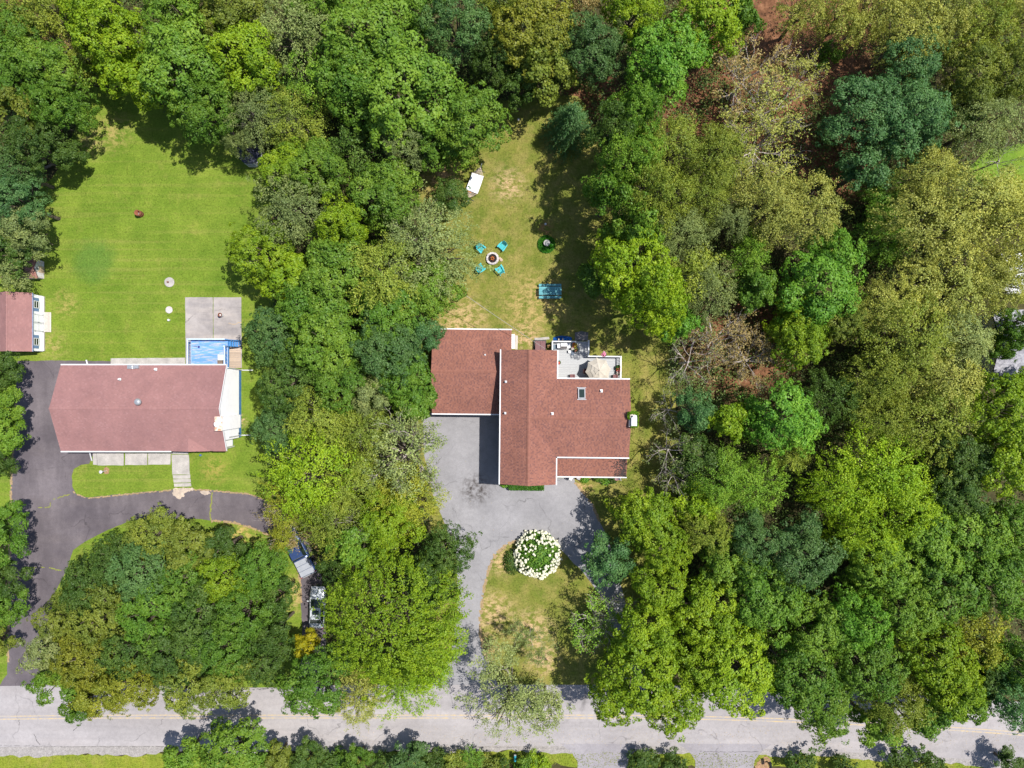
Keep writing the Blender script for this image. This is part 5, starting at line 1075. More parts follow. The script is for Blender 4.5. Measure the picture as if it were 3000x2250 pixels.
for s in (-1, 1): link("headlight", MB().box((s * .68, 2.58, .78), (.28, .2, .16)).mesh("headlight", bpy.data.materials["clear_lamp"]), tk); link("mirror", MB().box((s * 1.05, 1.05, 1.15), (.2, .12, .18)).mesh("mirror", BLACK), tk); link("taillight", MB().box((s * .84, -2.72, .9), (.12, .1, .3)).mesh("taillight", bpy.data.materials["red_lamp"]), tk)
# ---------------------------------------------------------------- trees, one line each: kind colour x y radius height; where it stands
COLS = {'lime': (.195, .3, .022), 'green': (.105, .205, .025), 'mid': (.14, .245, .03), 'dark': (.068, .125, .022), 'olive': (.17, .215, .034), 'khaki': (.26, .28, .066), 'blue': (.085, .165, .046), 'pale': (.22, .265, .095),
        'yellow': (.38, .36, .025), 'gold': (.2, .225, .028), 'teal': (.09, .195, .062), 'brown': (.24, .19, .075), 'grey': (.165, .21, .07), 'bright': (.14, .3, .035)}
CW = {'lime': 'lime green', 'green': 'green', 'mid': 'mid-green', 'dark': 'dark green', 'olive': 'olive green', 'khaki': 'khaki yellow', 'blue': 'bluish green', 'pale': 'pale green', 'yellow': 'yellow', 'gold': 'golden green', 'teal': 'deep teal green', 'brown': 'brownish', 'grey': 'grey-green', 'bright': 'bright green'}
KW = {'maple': ('leafy tree', 'leafy_tree'), 'oak': ('dense tree', 'dense_tree'), 'birch': ('feathery tree', 'feathery_tree'), 'open': ('open tree', 'open_crowned_tree'), 'fan': ('broad fan-shaped tree', 'spreading_tree'), 'conifer': ('conifer', 'conifer_tree'), 'bare': ('bare tree', 'bare_tree'),
      'twiggy': ('twiggy tree', 'twiggy_tree'), 'sapling': ('thin see-through tree', 'slender_tree'), 'shrub': ('shrub', 'shrub')}
TREES = """
@trees behind the green lawn
birch olive 50 60 80 10; in the top left corner of the photo
birch olive 165 40 70 10; with grey twigs, second from the top left corner
twiggy brown 185 120 55 8; in the dark gap near the top left corner
birch olive 262 185 55 9; at the northwest tip of the green lawn
maple lime 300 35 95 13; at the top edge, the left of the lime ones
maple lime 345 125 95 13; just inside the top edge above the green lawn
maple lime 385 220 70 11; touching the north tip of the green lawn
maple mid 530 45 95 13; at the top edge above the lawn's big mid-green crown
maple olive 690 30 95 13; at the top edge between lime and grey-green crowns
maple mid 545 210 125 14; largest crown leaning over the green lawn's north shade
maple lime 470 275 65 11; low fringe hanging over the lawn's dark shadow
maple green 610 325 85 12; hanging lowest over the shade of the green lawn
maple lime 730 170 100 13; right of the largest crown north of the green lawn
birch grey 890 105 110 12; with pale twigs near the top edge, left of the huge maple
birch grey 765 345 82 11; above the gazebo, with dead limbs showing
birch olive 870 360 95 11; right of the dead limbs beside the gazebo
open mid 930 255 95 12; between the huge green crown and the gazebo trees
birch grey 705 428 36 8; small, lapping the gazebo's left side
oak dark 800 270 70 10; in deep shade behind the gazebo trees
@trees along the green lawn's west edge
maple green 45 120 80 10; at the left edge below the top corner
maple green 40 230 80 11; at the left edge, third crown down
maple mid 155 215 90 12; rounded, west of the lawn's north tip
maple green 190 315 75 12; bulging east onto the lawn's northwest side
oak olive 70 335 75 11; with yellowing leaves at the left edge opposite the lawn's north end
oak dark 125 425 85 11; shading the lawn's west side below the bulging crown
oak blue 40 500 75 11; at the left edge beside the lawn's middle
maple dark 205 455 45 8; small, jutting onto the lawn by tan patches
oak teal 60 600 80 11; west of the burn barrel
oak grey 90 680 70 10; dusty looking, west of the dark lawn ring
birch grey 42 790 56 7; leaning over the weathered playhouse roof
maple dark 20 735 60 9; at the left edge above the playhouse
@trees in the belt between the two lots
maple lime 855 500 80 10; just below the gazebo
maple mid 930 495 85 11; right of the lime crown under the gazebo
birch grey 870 615 100 11; smooth dome at the green lawn's east edge
maple lime 775 745 85 10; at the lawn's east edge level with the lawn ring
maple lime 855 810 75 10; at the lawn's east edge above the patio
maple lime 1010 660 75 12; narrow bright crown in the belt's middle
maple mid 1130 575 105 12; left of the hammock
oak dark 1320 575 50 6; low bush touching the hammock's south end
oak grey 1185 425 80 11; small dusty crown below the huge maple
maple mid 1090 120 135 15; the huge maple's northwest part
maple mid 1180 270 150 15; the huge maple's broad middle
maple green 1040 250 115 14; the huge maple's west shoulder
maple mid 1385 362 100 13; pushing east toward the deep shade above the hammock
maple green 1268 405 82 10; above the hammock, casting its shade
birch dark 1040 440 75 9; in the dark pocket west of the dusty crown
maple mid 990 795 110 12; centre of the belt, west of the fire pit
birch olive 1140 820 125 12; broad and yellow tinted, southwest of the fire pit
birch grey 1258 738 132 11; with grey limbs, reaching over two turquoise chairs
twiggy grey 1215 690 85 12; bare limbs standing out west of the turquoise chairs
maple green 1150 930 95 11; north-west of the garage among darker crowns
maple mid 1265 850 80 10; where the service cable begins
oak blue 810 985 85 10; right of the blue deck's patio
maple green 925 900 100 11; above the bluish crown beside the patio
maple mid 960 1010 105 12; middle of the belt level with the blue deck
oak blue 1135 1030 100 12; big bluish crown west of the garage
oak teal 1240 985 58 9; lapping over the garage roof's northwest corner
maple green 1190 1100 75 10; beside the garage's west rake
oak pale 1085 1160 65 11; small frosted looking crown in the belt
oak dark 850 1120 90 11; east of the ranch house's white gable
maple green 1010 1130 80 11; between dark and frosted crowns in the belt
oak blue 812 1265 72 9; nearest the ranch house's southeast corner
birch olive 950 1220 100 11; mixed olive crown north of the yellowish ones
birch olive 1070 1260 80 10; left of the spiky pale tree
open pale 1185 1325 110 12; spiky with grey branches, west of the pale driveway
twiggy grey 1180 1330 115 13; silvery limbs rising through the spiky pale crown
maple green 1215 1180 60 8; in shade at the garage's southwest corner
birch lime 920 1390 125 12; yellowish, east of the ranch house's front lawn
birch olive 1040 1420 90 11; between yellowish and spiky crowns
birch gold 850 1470 70 8; overhanging the loop drive's east bend
birch gold 838 1575 40 7; small, over the blue pickup's hood and cab
twiggy brown 850 1530 75 8; bare-tipped, overhanging the bend just north of the blue pickup
birch olive 985 1520 85 11; next to the white dead limbs
birch gold 1190 1455 100 10; russet tinged, west of the driveway's oil stain
maple lime 1150 1520 85 11; below the russet tinged crown
oak dark 1310 1605 80 11; overhanging the pale driveway's west side
oak dark 1270 1690 80 11; just south of the one over the driveway's west side
maple mid 1060 1590 75 11; above the broad fan-shaped crown
oak dark 985 1650 48 9; shading the pickup's east side
fan lime 1162 1800 163 14; filling the wood south of the two drives
birch lime 1260 1900 95 11; on the fan's southeast flank by the driveway mouth
maple green 935 2000 95 11; at the roadside below the yellow bush
birch khaki 1060 2030 75 9; thin and pinkish at the roadside
maple yellow 900 1885 36 7; bright yellow patch below the silver car
birch lime 1180 1990 90 10; roadside crown west of the driveway mouth
@trees filling the loop drive island
oak olive 455 1560 75 8; at the north tip of the loop island
oak dark 350 1640 70 8; on the island's northwest slope
oak olive 560 1600 75 9; near the island's north edge, right of its tip
oak dark 660 1600 60 8; at the island's northeast lawn strip
oak dark 265 1715 80 9; at the island's west shoulder
oak blue 420 1680 100 9.5; blue-toned crown in the island's upper middle
oak green 550 1700 85 9; in the island's exact upper centre
oak lime 660 1690 80 9; yellow-green patch inside the island's upper right
oak green 770 1660 75 9; rounded, at the island's upper right rim
oak dark 822 1740 50 8; at the island's east rim beside the pickup
oak olive 190 1800 70 9; at the island's west rim above the pale corner crown
oak olive 310 1800 95 10; left of the island's centre
oak green 450 1800 100 10; at the island's centre
oak dark 590 1800 100 10; right of the island's centre
oak green 720 1790 90 10; inside the island opposite the silver car
oak dark 815 1840 58 9; at the island's east rim opposite the silver car
oak pale 150 1900 65 9; bluish pale crown over the dark drive at the island's corner
oak mid 180 1990 65 9; at the island's southwest corner near the road
oak gold 270 1920 90 10; golden crown in the island's southwest
oak dark 390 1900 85 10; between golden crowns in the island
oak gold 400 2000 80 10; golden crown at the island's road edge
oak dark 530 1910 95 10; in the island's lower middle
oak gold 290 2030 65 9; drooping golden crown over the road's north lane
oak olive 560 2000 85 10; at the island's road edge, second from its east end
oak green 660 1900 85 10; in the island's lower right interior
oak olive 680 1985 80 10; at the island's road edge, east end
oak dark 780 1930 75 9; in the island's southeast corner
oak green 235 2060 45 8; small spray dangling furthest into the road
@trees on the left edge beside the dark drive
maple dark 15 1090 50 8; at the left edge level with the drive's top
maple mid 20 1180 55 8; at the left edge, second along the dark drive
maple mid 18 1275 52 8; brightest crown at the left edge by the drive
oak dark 10 1350 42 7; under the brightest left-edge crown
maple green 15 1520 50 8; below the tan gap at the left edge
oak green 22 1600 55 8; at the left edge opposite the island's top
oak dark 18 1700 58 8; darkest crown at the left edge by the drive
oak green 25 1775 55 8; at the left edge, last large one before the road
oak olive 0 1880 40 6; small, at the left edge just above the road
@trees north of the dry lawn
maple green 1195 20 95 13; at the top edge above the huge maple
maple mid 930 10 90 12; at the top edge left of the huge maple
oak blue 1335 85 100 13; blue-toned, at the top edge right of the huge maple
maple gold 1560 110 115 13; with a dead pale top at the top edge
maple olive 1600 205 80 12; below the dead-topped one, toward the lawn
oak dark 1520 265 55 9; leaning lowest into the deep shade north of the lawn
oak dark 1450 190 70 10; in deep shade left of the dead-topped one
birch olive 1480 30 60 11; at the top edge left of the dead top
oak blue 1725 150 95 12; between the dead-topped and the lime crowns
birch brown 1690 30 65 11; olive brown at the top edge
maple lime 1850 40 85 13; at the top edge west of the tall bright crown
maple bright 1940 185 115 13; tall bright crown west of the brown clearing
maple lime 2060 80 105 13; pale bright crown at the clearing's west rim
maple green 2160 60 60 11; at the top edge beside the brown clearing
conifer teal 1672 352 62 8; blue-needled, standing alone at the lawn's northeast
@trees along the dry lawn's east edge
oak dark 1790 400 80 15.5; directly right of the blue-needled conifer
maple green 1850 350 75 15.5; behind the conifer's dark neighbour
oak mid 1840 480 90 16.5; on the lawn's east edge above the picnic table
birch olive 1945 450 105 12; second row east of the lawn, top
oak green 1790 570 80 15.5; dark flank over the lawn's widest shadow
birch olive 1905 590 95 16.5; second row east of the lawn, middle
maple mid 1850 670 75 15.5; on the lawn's edge level with the birdbath
maple lime 1842 788 104 15; big bright crown right of the picnic table
maple lime 1910 880 95 18; bright crown overhanging the lawn toward the deck
birch grey 1980 690 85 12; dusty, behind the big bright crown
maple green 1745 820 55 6; low edge of the big bright crown by the table
birch olive 2010 800 80 11; behind the two bright crowns
maple bright 1985 940 60 10; small bright tuft northeast of the deck
bare grey 1905 780 55 16.5; grey dead limbs poking out of the big bright crown
@trees in the northeast woods
birch khaki 2350 30 75 11; at the top edge over the brown clearing
birch khaki 2450 70 65 11; at the clearing's upper middle
birch khaki 2560 30 85 12; at the top edge right of the clearing
birch khaki 2650 110 95 12; at the clearing's northeast rim
birch khaki 2760 50 100 12; at the top edge, third from the right corner
birch olive 2860 90 90 12; at the top edge, second from the right corner
birch khaki 2960 60 90 12; in the top right corner
shrub green 2430 165 38 3; low green bush in the brown clearing
twiggy brown 2190 220 105 11; pinkish bare twigs at the clearing's west side
twiggy khaki 2240 320 110 11; sparse-leaved, below the pinkish twigs
twiggy khaki 2350 230 75 9; sparse-leaved, at the clearing's lower edge
twiggy khaki 2230 430 100 10; sparse-leaved, left of the dense teal crown
oak teal 2640 215 95 12; upper part of the dense teal crown
oak teal 2510 345 115 13; left part of the dense teal crown
oak teal 2655 365 110 13; right part of the dense teal crown
oak teal 2530 500 75 10; low skirt of the dense teal crown
oak olive 2830 230 95 12; right of the dense teal crown's top
oak olive 2955 220 90 12; at the right edge, second below the top corner
birch grey 2870 370 95 11; dark and thin beside the bright lawn corner
bare grey 2755 300 50 12; dead limbs right of the dense teal crown
oak dark 2800 320 60 9; in shade behind the dead limbs by the bright lawn
birch olive 2085 470 100 12; north end of the dull middle row
birch olive 2040 580 80 11; second in the dull middle row
birch khaki 2240 610 110 12; pale buff crown, left of two side by side
birch khaki 2350 620 95 12; pale buff crown, right of two side by side
birch grey 2120 660 75 10; between the dull row and the pale buff crowns
birch khaki 2700 520 85 11; sandy crown left of the bright lawn corner
birch khaki 2840 600 130 13; broad sandy crown below the bright lawn
birch khaki 2960 650 110 13; sandy crown at the right edge
birch khaki 2700 670 115 12; sandy crown left of the broad one
birch green 2600 580 70 7; low green understorey tree left of the sandy crowns
birch green 2590 690 75 8; low green tree above the bright rounded crown
maple bright 2430 745 70 10; small bright crown, north of the rounded one
@trees in the east woods
maple bright 2400 850 110 12; rounded bright crown in the east woods
maple green 2210 840 65 10; left of the rounded bright crown
birch grey 2060 850 85 11; dull crown northeast of the deck
birch mid 2180 760 60 10; narrow, above the brown twiggy gap
twiggy brown 2110 985 100 10; brown twigs and leaf litter east of the house
twiggy brown 2200 1050 80 9; brown twigs beside the lime crown
bare grey 2035 1060 85 12; white forked branches east of the deck
maple lime 2335 1000 80 11; narrow crown right of the brown gap
maple lime 2340 930 65 10; above the narrow crown by the brown gap
maple olive 2450 935 70 11; below the rounded bright crown
birch khaki 2580 900 85 12; left top of the big pale mass
birch olive 2640 1000 130 13; centre of the big pale mass
birch khaki 2770 850 115 12; sandy crown above the big pale mass
birch khaki 2890 830 95 12; sandy crown beside the white outbuilding
birch pale 2790 990 95 12; frosted crown right of the big pale mass
birch khaki 2730 1110 115 12; lower right of the big pale mass
birch olive 2560 1110 90 12; lower left of the big pale mass
oak green 2975 955 72 11; at the right edge above the grey roof
birch khaki 2965 800 85 11; at the right edge, hanging over the white outbuilding
oak green 2925 1015 45 9; small, lapping the grey roof's upper left
maple lime 2985 1120 50 9; small, lapping the grey roof's lower edge
maple bright 2290 1220 95 12; solitary bright crown southeast of the house
maple lime 2130 1230 60 10; left of the solitary bright crown
oak teal 2030 1200 60 10; dark crown opposite the chimney
birch dark 2420 1170 75 10; in shade right of the solitary bright crown
birch olive 2300 1335 55 9; below the solitary bright crown
birch olive 2560 1230 85 11; dark olive band, left
birch olive 2710 1230 105 12; dark olive band, right
birch lime 2560 1380 115 12; yellow plumed crown, upper
birch lime 2450 1430 95 12; yellow plumed crown, left
birch lime 2620 1470 110 12; yellow plumed crown, lower right
maple lime 2920 1200 105 13; at the right edge below the grey roof
maple lime 2950 1340 100 13; at the right edge, second below the grey roof
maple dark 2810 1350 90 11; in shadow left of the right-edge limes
birch mid 2100 1400 85 11; east of the porch and flag
bare grey 1975 1205 60 11; pale limbs reaching toward the chimney
bare grey 1965 1325 75 12; pale limbs spreading east of the porch roof
bare grey 1985 1405 70 12; white forked limbs southeast of the flag
birch mid 2200 1420 80 11; right of the one beyond the porch
maple lime 2030 1470 60 10; below the white forked limbs
oak dark 2040 1340 65 9; dark, behind the pale limbs east of the porch
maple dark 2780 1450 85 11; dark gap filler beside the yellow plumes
@trees in the southeast woods
maple lime 1890 1520 85 11; yellowish crown on the front yard's east edge
oak teal 1785 1640 70 9; beside the pale driveway's right branch
maple lime 1945 1600 70 11; right of the dark driveway-side crown
maple lime 1930 1720 85 11; east of the front island
twiggy mid 1755 1830 85 8; leaning with grey limbs over the front island
bare grey 1800 1800 75 9; pale crooked limbs over the front island's right side
maple lime 1890 1850 85 12; above the vivid roadside crowns
maple lime 1870 1950 105 13; vivid crown at the road, westmost
maple lime 1800 2030 70 11; vivid spray hanging over the yellow lines
maple lime 1960 2040 90 12; vivid crown over the road's north lane
birch olive 2060 1560 75 11; second row, right of the yard's yellowish crown
oak blue 2190 1570 85 12; bluish crown, left of two side by side
oak blue 2330 1610 110 13; bluish crown, right of two side by side
maple mid 2130 1660 80 11; below the left bluish crown
birch lime 2530 1560 100 12; below the yellow plumes
maple mid 2560 1650 90 12; between bluish crown and right-side woods
maple mid 2700 1590 100 12; middle of the right-side woods, top row
maple mid 2830 1560 105 12; second from right edge, top row
maple green 2955 1560 90 12; at the right edge below the limes
maple green 2750 1700 105 12; middle of the right-side woods, second row
maple green 2890 1700 100 12; second row, near the right edge
maple lime 2060 1790 95 12; large, above the vivid roadside crowns
maple green 2230 1750 100 13; below the right bluish crown
maple mid 2370 1830 95 12; in the southeast woods' middle
maple bright 2500 1810 85 13; brightest crown in the southeast woods
maple mid 2640 1770 90 12; right of the brightest southeast crown
birch gold 2850 1870 80 11; rusty gold crown near the right edge
maple lime 2720 1900 100 12; left of the rusty gold crown
maple lime 2770 2000 85 12; below the rusty gold crown
maple lime 2140 1950 120 13; largest vivid crown, road edge
maple lime 2040 1930 85 12; vivid crown between road edge's largest and westmost
maple green 2330 1970 105 13; dark flank right of the largest vivid crown
maple mid 2400 2060 80 11; at the road edge, middle of the southeast woods
maple green 2530 1940 95 12; dark crown above the thin-twigged roadside one
birch olive 2610 2050 85 11; thin-twigged olive crown at the road
maple mid 2560 2120 60 9; low spray dropping furthest over the road, right half
maple green 2705 2085 70 10; over the road, second from the right edge
maple mid 2810 2055 62 10; over the road, near the bottom right corner
oak teal 2940 2030 85 12; dark crown in the bottom right
maple green 2960 1930 80 12; at the right edge above the dark corner crown
maple dark 2870 1970 60 10; shadowed crown left of the right edge
sapling pale 1500 2020 125 10; over the road at the driveway mouth
open pale 1490 2075 88 9; grey and airy, over the road's north lane at the driveway mouth
open pale 1600 2060 55 8; small and airy, right of the airy one at the driveway mouth
sapling grey 1555 1870 60 6; standing on the front island
birch dark 2180 1850 60 9; shaded gap tree among the vivid crowns
@trees along the bottom edge
maple mid 690 2195 92 9; large at the bottom edge across from the island
maple mid 540 2215 55 7; bottom edge, left of the large mid-green one
maple olive 810 2225 45 6; bottom edge, right of the large mid-green one
oak dark 905 2215 50 5; dark roadside bush mass right of the mid-greens
open olive 860 2245 40 4; straggly, at the bottom edge just right of the mid-greens' dark neighbour
shrub dark 970 2238 42 2.6; first of the low verge row running right from the mid-greens
shrub green 1000 2222 36 2.2; second of the low verge row running right from the mid-greens
shrub dark 1110 2236 42 2.4; third of the low verge row, left of the bluish tree
open dark 1150 2244 40 3.4; straggly, touching the bluish tree's left side at the bottom edge
shrub dark 1275 2232 40 2.6; just right of the bluish tree on the verge
shrub olive 1330 2240 42 2.6; midway between bluish tree and teal mailbox
open green 1380 2228 38 3; straggly, a step left of the teal mailbox bushes
shrub dark 1470 2248 30 2; close against the teal mailbox, left
shrub green 1540 2246 36 2.2; close against the teal mailbox, right
oak blue 1200 2222 60 6; bluish, at the bottom edge below the road
oak green 1050 2228 45 5; low, at the bottom edge between dark and bluish ones
shrub olive 1430 2245 40 2.5; bottom edge left of the teal mailbox
shrub lime 1575 2240 38 2.2; bottom edge right of the teal mailbox
shrub dark 1880 2232 45 2.4; on the grass between the two aprons, left one
shrub dark 1970 2238 42 2.4; on the grass between the two aprons, right one
shrub dark 2345 2232 45 2.6; bottom edge right of the black mailbox, first
shrub dark 2470 2245 35 2.4; bottom edge right of the black mailbox, second
shrub dark 2640 2228 50 3; bottom edge right of the black mailbox, third
shrub dark 2720 2238 45 3; bottom edge right of the black mailbox, fourth
oak dark 2955 2238 48 4; in the bottom right corner below the road
@dead trees with bare white limbs
bare grey 738 335 45 13; white limbs above the gazebo, left
bare grey 845 365 42 13; white limbs above the gazebo, right
bare grey 1035 1540 62 14; chalk-white limbs east of the loop drive's bend
bare grey 1570 35 45 15; white dead top at the photo's upper middle
bare grey 2955 455 60 10; grey limbs lying over the bright lawn corner
"""
grp = None
for ln in TREES.strip().splitlines():
    if ln[0] == '@': grp = ln[1:]; continue
    a, loc = ln.split(';'); kd, cl, px, py, r, hh = a.split(); kw, nm = KW[kd]
    lab = ("" if kd in ('bare', 'sapling') else CW[cl] + " ") + kw + (", " if not loc.strip().startswith(("in ", "at ", "with ", "above", "below", "over", "on ")) else " ") + loc.strip()
    lx = 22 if 'left edge beside' in grp else 130 if 'west edge' in grp and 60 < int(px) else None
    grow(nm, kd, float(px), float(py), float(r), float(hh), COLS[cl], lab, "shrub" if kd == 'shrub' else "dead tree" if kd == 'bare' else "tree", grp, root=lx)
# ---- the hydrangea on the island, hedge, front bed, ivy
hy = W(1574, 1626, 1.2); t = empty("hydrangea_bush", (hy.x, hy.y, 0), 0, "big round hydrangea covered in white flower heads on the driveway island", "flowering shrub")
HR = 2.55
lump = lambda d: .96 + .13 * np.sin(d[:, 0] * 4 + 1) * np.sin(d[:, 1] * 4.3) + .09 * np.sin(d[:, 0] * 9 + d[:, 1] * 7)
f = clump("foliage", (hy.x, hy.y, .1), (HR, HR, 2.3), 9000, .2, (.11, .23, .03), t, 5, .7, .65); f.scale = (.95, .95, .93)
MB().tube([(hy.x, hy.y, 0), (hy.x, hy.y, 1.2)], .09, 6).tube([(hy.x, hy.y, .3), (hy.x + .8, hy.y + .4, 1.4)], .05, 5).tube([(hy.x, hy.y, .3), (hy.x - .7, hy.y - .5, 1.4)], .05, 5).build("stem", BARK, t)
rng = np.random.default_rng(3); n = 330; th = rng.uniform(0, 6.283, n); zz = 1 - rng.beta(1.5, 1.15, n) * .97; s = np.sqrt(1 - zz ** 2); P0 = np.stack([s * np.cos(th), s * np.sin(th), zz], 1); WF = leaf_mat("white_bloom", (.72, .72, .62), .25); BLM = []
for v_ in range(3):
    d = unit(rng.normal(0, 1, (34, 3))); d[:, 2] = np.abs(d[:, 2]); BLM.append(leaf_mesh("flower_head", d * np.array([.11, .11, .13]) * rng.uniform(.7, 1.1, (34, 1)), d + np.array([0, 0, .5]), rng.normal(0, 1, (34, 3)), np.full(34, .1), np.full(34, .09), rng.uniform(.35, .8, 34), WF))
LP = .99 + .6 * (lump(P0) - .96) * (lump(P0) > .96) + rng.uniform(-.02, .05, n)
for i, p in enumerate(P0[:300]):
    o = link("flower_head", BLM[i % 3], t, (p[0] * HR * LP[i], p[1] * HR * LP[i], .15 + p[2] * 2.36 * min(1.06, LP[i] + .05))); o.rotation_euler.z = i; k_ = random.uniform(.7, 1.45); o.scale = (k_, k_, k_)
def bush(px, py, r3, n, L, cl, label, cat="shrub", name="shrub", group=None, z=0.0):
    c = W(px, py, r3[2] * .5); t = empty(name, (c.x, c.y, z), 0, label, cat, group); clump("foliage", (c.x, c.y, z + .03), r3, n, L, COLS[cl] if isinstance(cl, str) else cl, t, int(px + py)); MB().tube([(c.x, c.y, z), (c.x, c.y, z + r3[2] * .5)], .03, 5).build("stem", BARK, t); return t
bush(1500, 1648, (1.0, 1.5, 1.2), 1400, .16, 'dark', "dark green bush tucked against the hydrangea's southwest side")
hd = W(1540, 1424, .4); t = empty("hedge", (hd.x, hd.y, 0), R(-.6), "long clipped green hedge along the house's front gable wall", "hedge"); rng = np.random.default_rng(12); n = 5200
P = np.stack([rng.uniform(-1.9, 2.05, n), rng.uniform(-.42, .42, n), rng.uniform(.1, .85, n)], 1); P[:, 1] -= .05; o = link("foliage", leaf_mesh("foliage", P, np.array([0, -.2, 1]) + rng.normal(0, .5, (n, 3)), rng.normal(0, 1, (n, 3)), np.full(n, .11), np.full(n, .075), rng.uniform(0, 1, n)), t); o.color = (.06, .17, .02, 1)
for k_ in range(6): MB().tube([(hd.x - 1.6 + k_ * .66, hd.y, 0), (hd.x - 1.6 + k_ * .66, hd.y, .6)], .025, 5).build("stem", BARK, t)
bush(1480, 1420, (.62, .4, .6), 420, .14, 'bright', "small bright shrub left of the clipped hedge by the front gable")
for i, (px, py, rx, ry, cl, lab) in enumerate(((1712, 1403, .6, .5, 'bright', "small green shrub beside the red-bordered yard sign"), (1752, 1401, .6, .5, 'green', "small green shrub left in the front bed's eastern row"), (1774, 1406, .7, .7, 'bright', "bright green bush in the middle of the front bed's eastern row"), (1795, 1405, .55, .6, 'dark', "dark green bush next to the flag in the front bed"))):
    bush(px, py, (rx, ry, .8), 600, .13, cl, lab, group="shrubs in the porch's front bed")
mb = MB(); pts = [tuple(W(x, y, .05)) for x, y in ((1716, 1412), (1724, 1406), (1738, 1402), (1746, 1406), (1756, 1413), (1770, 1419), (1784, 1418), (1798, 1414))]; tag(mb.tube(pts, .06, 5).build("bed_edging", BLACK, None, loc=pts[0]), "curved dark edging strip along the front flower bed", "garden edging")
iv = MB(); rng = np.random.default_rng(9); n = 2200; q = rng.uniform(0, 1, n) * 4.2; side = np.zeros((n, 3)); nr = np.zeros((n, 3)); hx, hy_ = .42, .68
per = q
for i in range(n):
    u = per[i]
    if u < 1.36: side[i] = (hx, -hy_ + u, 0); nr[i] = (1, 0, .3)
    elif u < 2.2: side[i] = (hx - (u - 1.36), hy_, 0); nr[i] = (0, 1, .3)
    elif u < 3.0: side[i] = (-hx, hy_ - (u - 2.2) * .8, 0); nr[i] = (-1, 0, .3)
    else: side[i] = (-hx + .2 + (u - 3.0) * .55, -hy_, 0); nr[i] = (0, -1, .3)
side[:, 2] = 7.0 * (1 - rng.uniform(0, 1, n) ** 1.4); side += nr * rng.uniform(0, .12, (n, 1)); m_ = rng.random(n) < .35; side[m_, 2] = 6.85 + rng.uniform(0, .12, m_.sum()); side[m_, :2] *= rng.uniform(.75, 1.1, (m_.sum(), 1))
c = Vector((c0.x, c0.y, 0)); o = link("ivy", leaf_mesh("ivy", side, nr + np.array([0, 0, .5]) + rng.normal(0, .4, (n, 3)), rng.normal(0, 1, (n, 3)), np.full(n, .15), np.full(n, .12), rng.uniform(.2, 1, n)), None, c); o.color = (.12, .24, .02, 1); tag(o, "bright green ivy climbing round the white-capped brick chimney", "ivy")

# ---------------------------------------------------------------- undergrowth and grass, which nobody could count
OPEN = [L1w, L2w, L3w, D1w, D2w, RDw, L4w, SHw]
rng = np.random.default_rng(21); n = 15000; X = rng.uniform(-62, 62, n); Y = rng.uniform(-34.5, 47, n); free = np.ones(n, bool)
for pl in OPEN: free &= ~pip(pl, X, Y)
free &= ~((X > 52) & (Y > -2) & (Y < 18)) & ~((X > 27) & (X < 41) & (Y > 33) & (Y < 44) & (rng.random(n) < .8))
isl = wp([(230, 1640), (330, 1580), (460, 1550), (620, 1560), (740, 1590), (830, 1680), (850, 1850), (830, 1980), (300, 1990), (170, 1950), (180, 1780)]); free |= pip(isl, X, Y)
X, Y = X[free], Y[free]; k = len(X); m = 22; hgt = rng.uniform(.15, 1.5, (k, 1)) ** 1.3; P = np.stack([X[:, None] + rng.normal(0, .42, (k, m)), Y[:, None] + rng.normal(0, .42, (k, m)), .1 + hgt * rng.uniform(.2, 1, (k, m))], 2).reshape(-1, 3)
nn_ = len(P); u_mat = leaf_mat("undergrowth_leaf", (.1, .15, .035)); o = link("undergrowth", leaf_mesh("undergrowth", P, np.array([0, 0, 1]) + rng.normal(0, .45, (nn_, 3)), rng.normal(0, 1, (nn_, 3)), rng.uniform(.14, .3, nn_), rng.uniform(.1, .2, nn_), rng.uniform(0, 1, nn_), u_mat)); o["kind"] = "stuff"
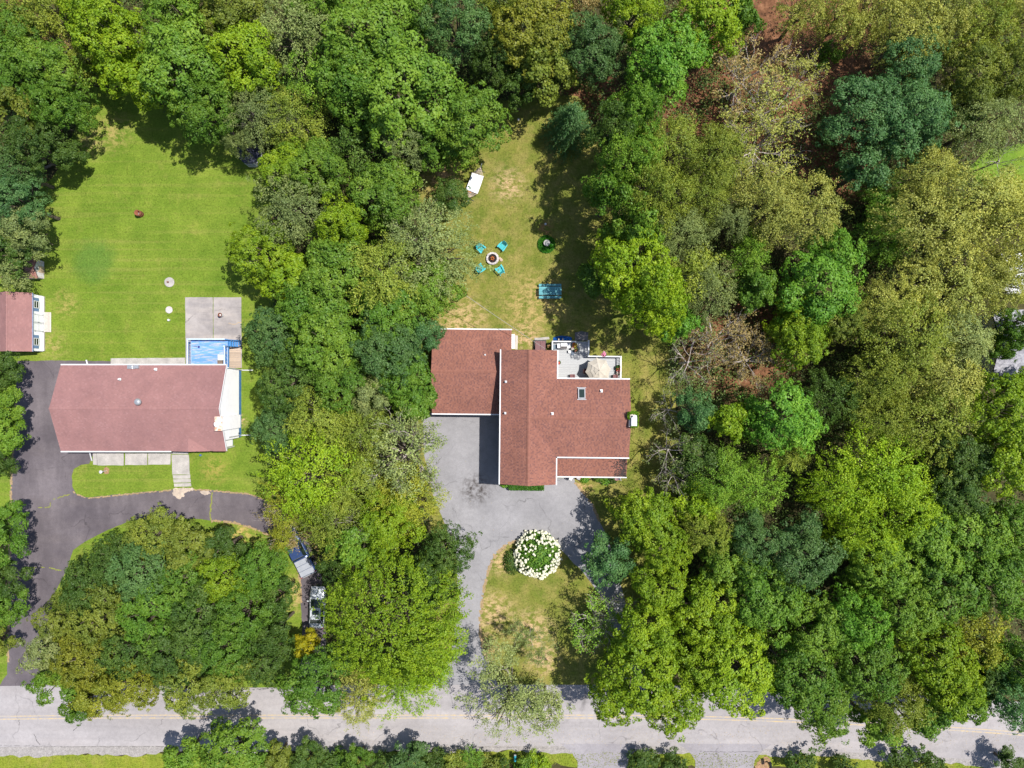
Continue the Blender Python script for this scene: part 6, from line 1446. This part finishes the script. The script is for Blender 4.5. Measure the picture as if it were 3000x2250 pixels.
def tufted(name, poly, n, cut, m, L, seed):
    rng = np.random.default_rng(seed); a = np.array(poly); X = rng.uniform(max(a[:, 0].min(), -60), min(a[:, 0].max(), 60), n); Y = rng.uniform(a[:, 1].min(), a[:, 1].max(), n); ok = pip(poly, X, Y)
    for c in cut: ok &= ~pip(c, X, Y)
    X, Y = X[ok], Y[ok]; k = len(X); P = np.stack([X, Y, .012 + L * .3 * np.ones(k)], 1); A = np.array([0, 0, 1]) + rng.normal(0, .75, (k, 3)); N = rng.normal(0, .6, (k, 3)) + np.array([0, 0, .9])
    o = link(name, leaf_mesh(name, P, N, A, L * rng.uniform(.6, 1.4, k), L * .55 * np.ones(k), rng.uniform(0, 1, k), m)); o["kind"] = "stuff"
H2F = wp([(1262, 965), (1500, 965), (1500, 1020), (1565, 985), (1610, 985), (1610, 996), (1725, 972), (1727, 1040), (1823, 1040), (1823, 1110), (1848, 1110), (1875, 1200), (1875, 1255), (1846, 1340), (1840, 1412), (1690, 1412), (1630, 1412), (1460, 1420), (1463, 1215), (1262, 1215)])
H1F = wp([(150, 1075), (320, 1048), (540, 1045), (540, 868), (712, 868), (712, 1290), (690, 1310), (562, 1330), (562, 1426), (505, 1430), (500, 1366), (272, 1366), (180, 1320)])
tufted("grass", L1w, 60000, [D1w, RDw, H1F], lawn1, .11, 31); tufted("grass", L2w, 42000, [D2w, RDw, H2F], lawn2, .12, 32); tufted("grass", L4w, 16000, [RDw, SHw], bpy.data.materials["verge_lawn"], .13, 33)
# fallen leaves on road and drives
for nm, pl, n, sd in (("fallen_leaves", RDw, 900, 41), ("fallen_leaves", D2w, 260, 42)):
    rng = np.random.default_rng(sd); X = rng.uniform(-20, 58, n); Y = rng.uniform(-43, -5, n) if pl is D2w else rng.uniform(-41.5, -38.5, n); ok = pip(pl, X, Y); X, Y = X[ok], Y[ok]; k = len(X)
    o = link(nm, leaf_mesh(nm, np.stack([X, Y, .055 * np.ones(k)], 1), np.array([0, 0, 1]) + rng.normal(0, .15, (k, 3)), rng.normal(0, 1, (k, 3)), np.full(k, .09), np.full(k, .06), rng.uniform(0, 1, k), leaf_mat("dry_leaf", (.4, .32, .2), .1))); o["kind"] = "stuff"
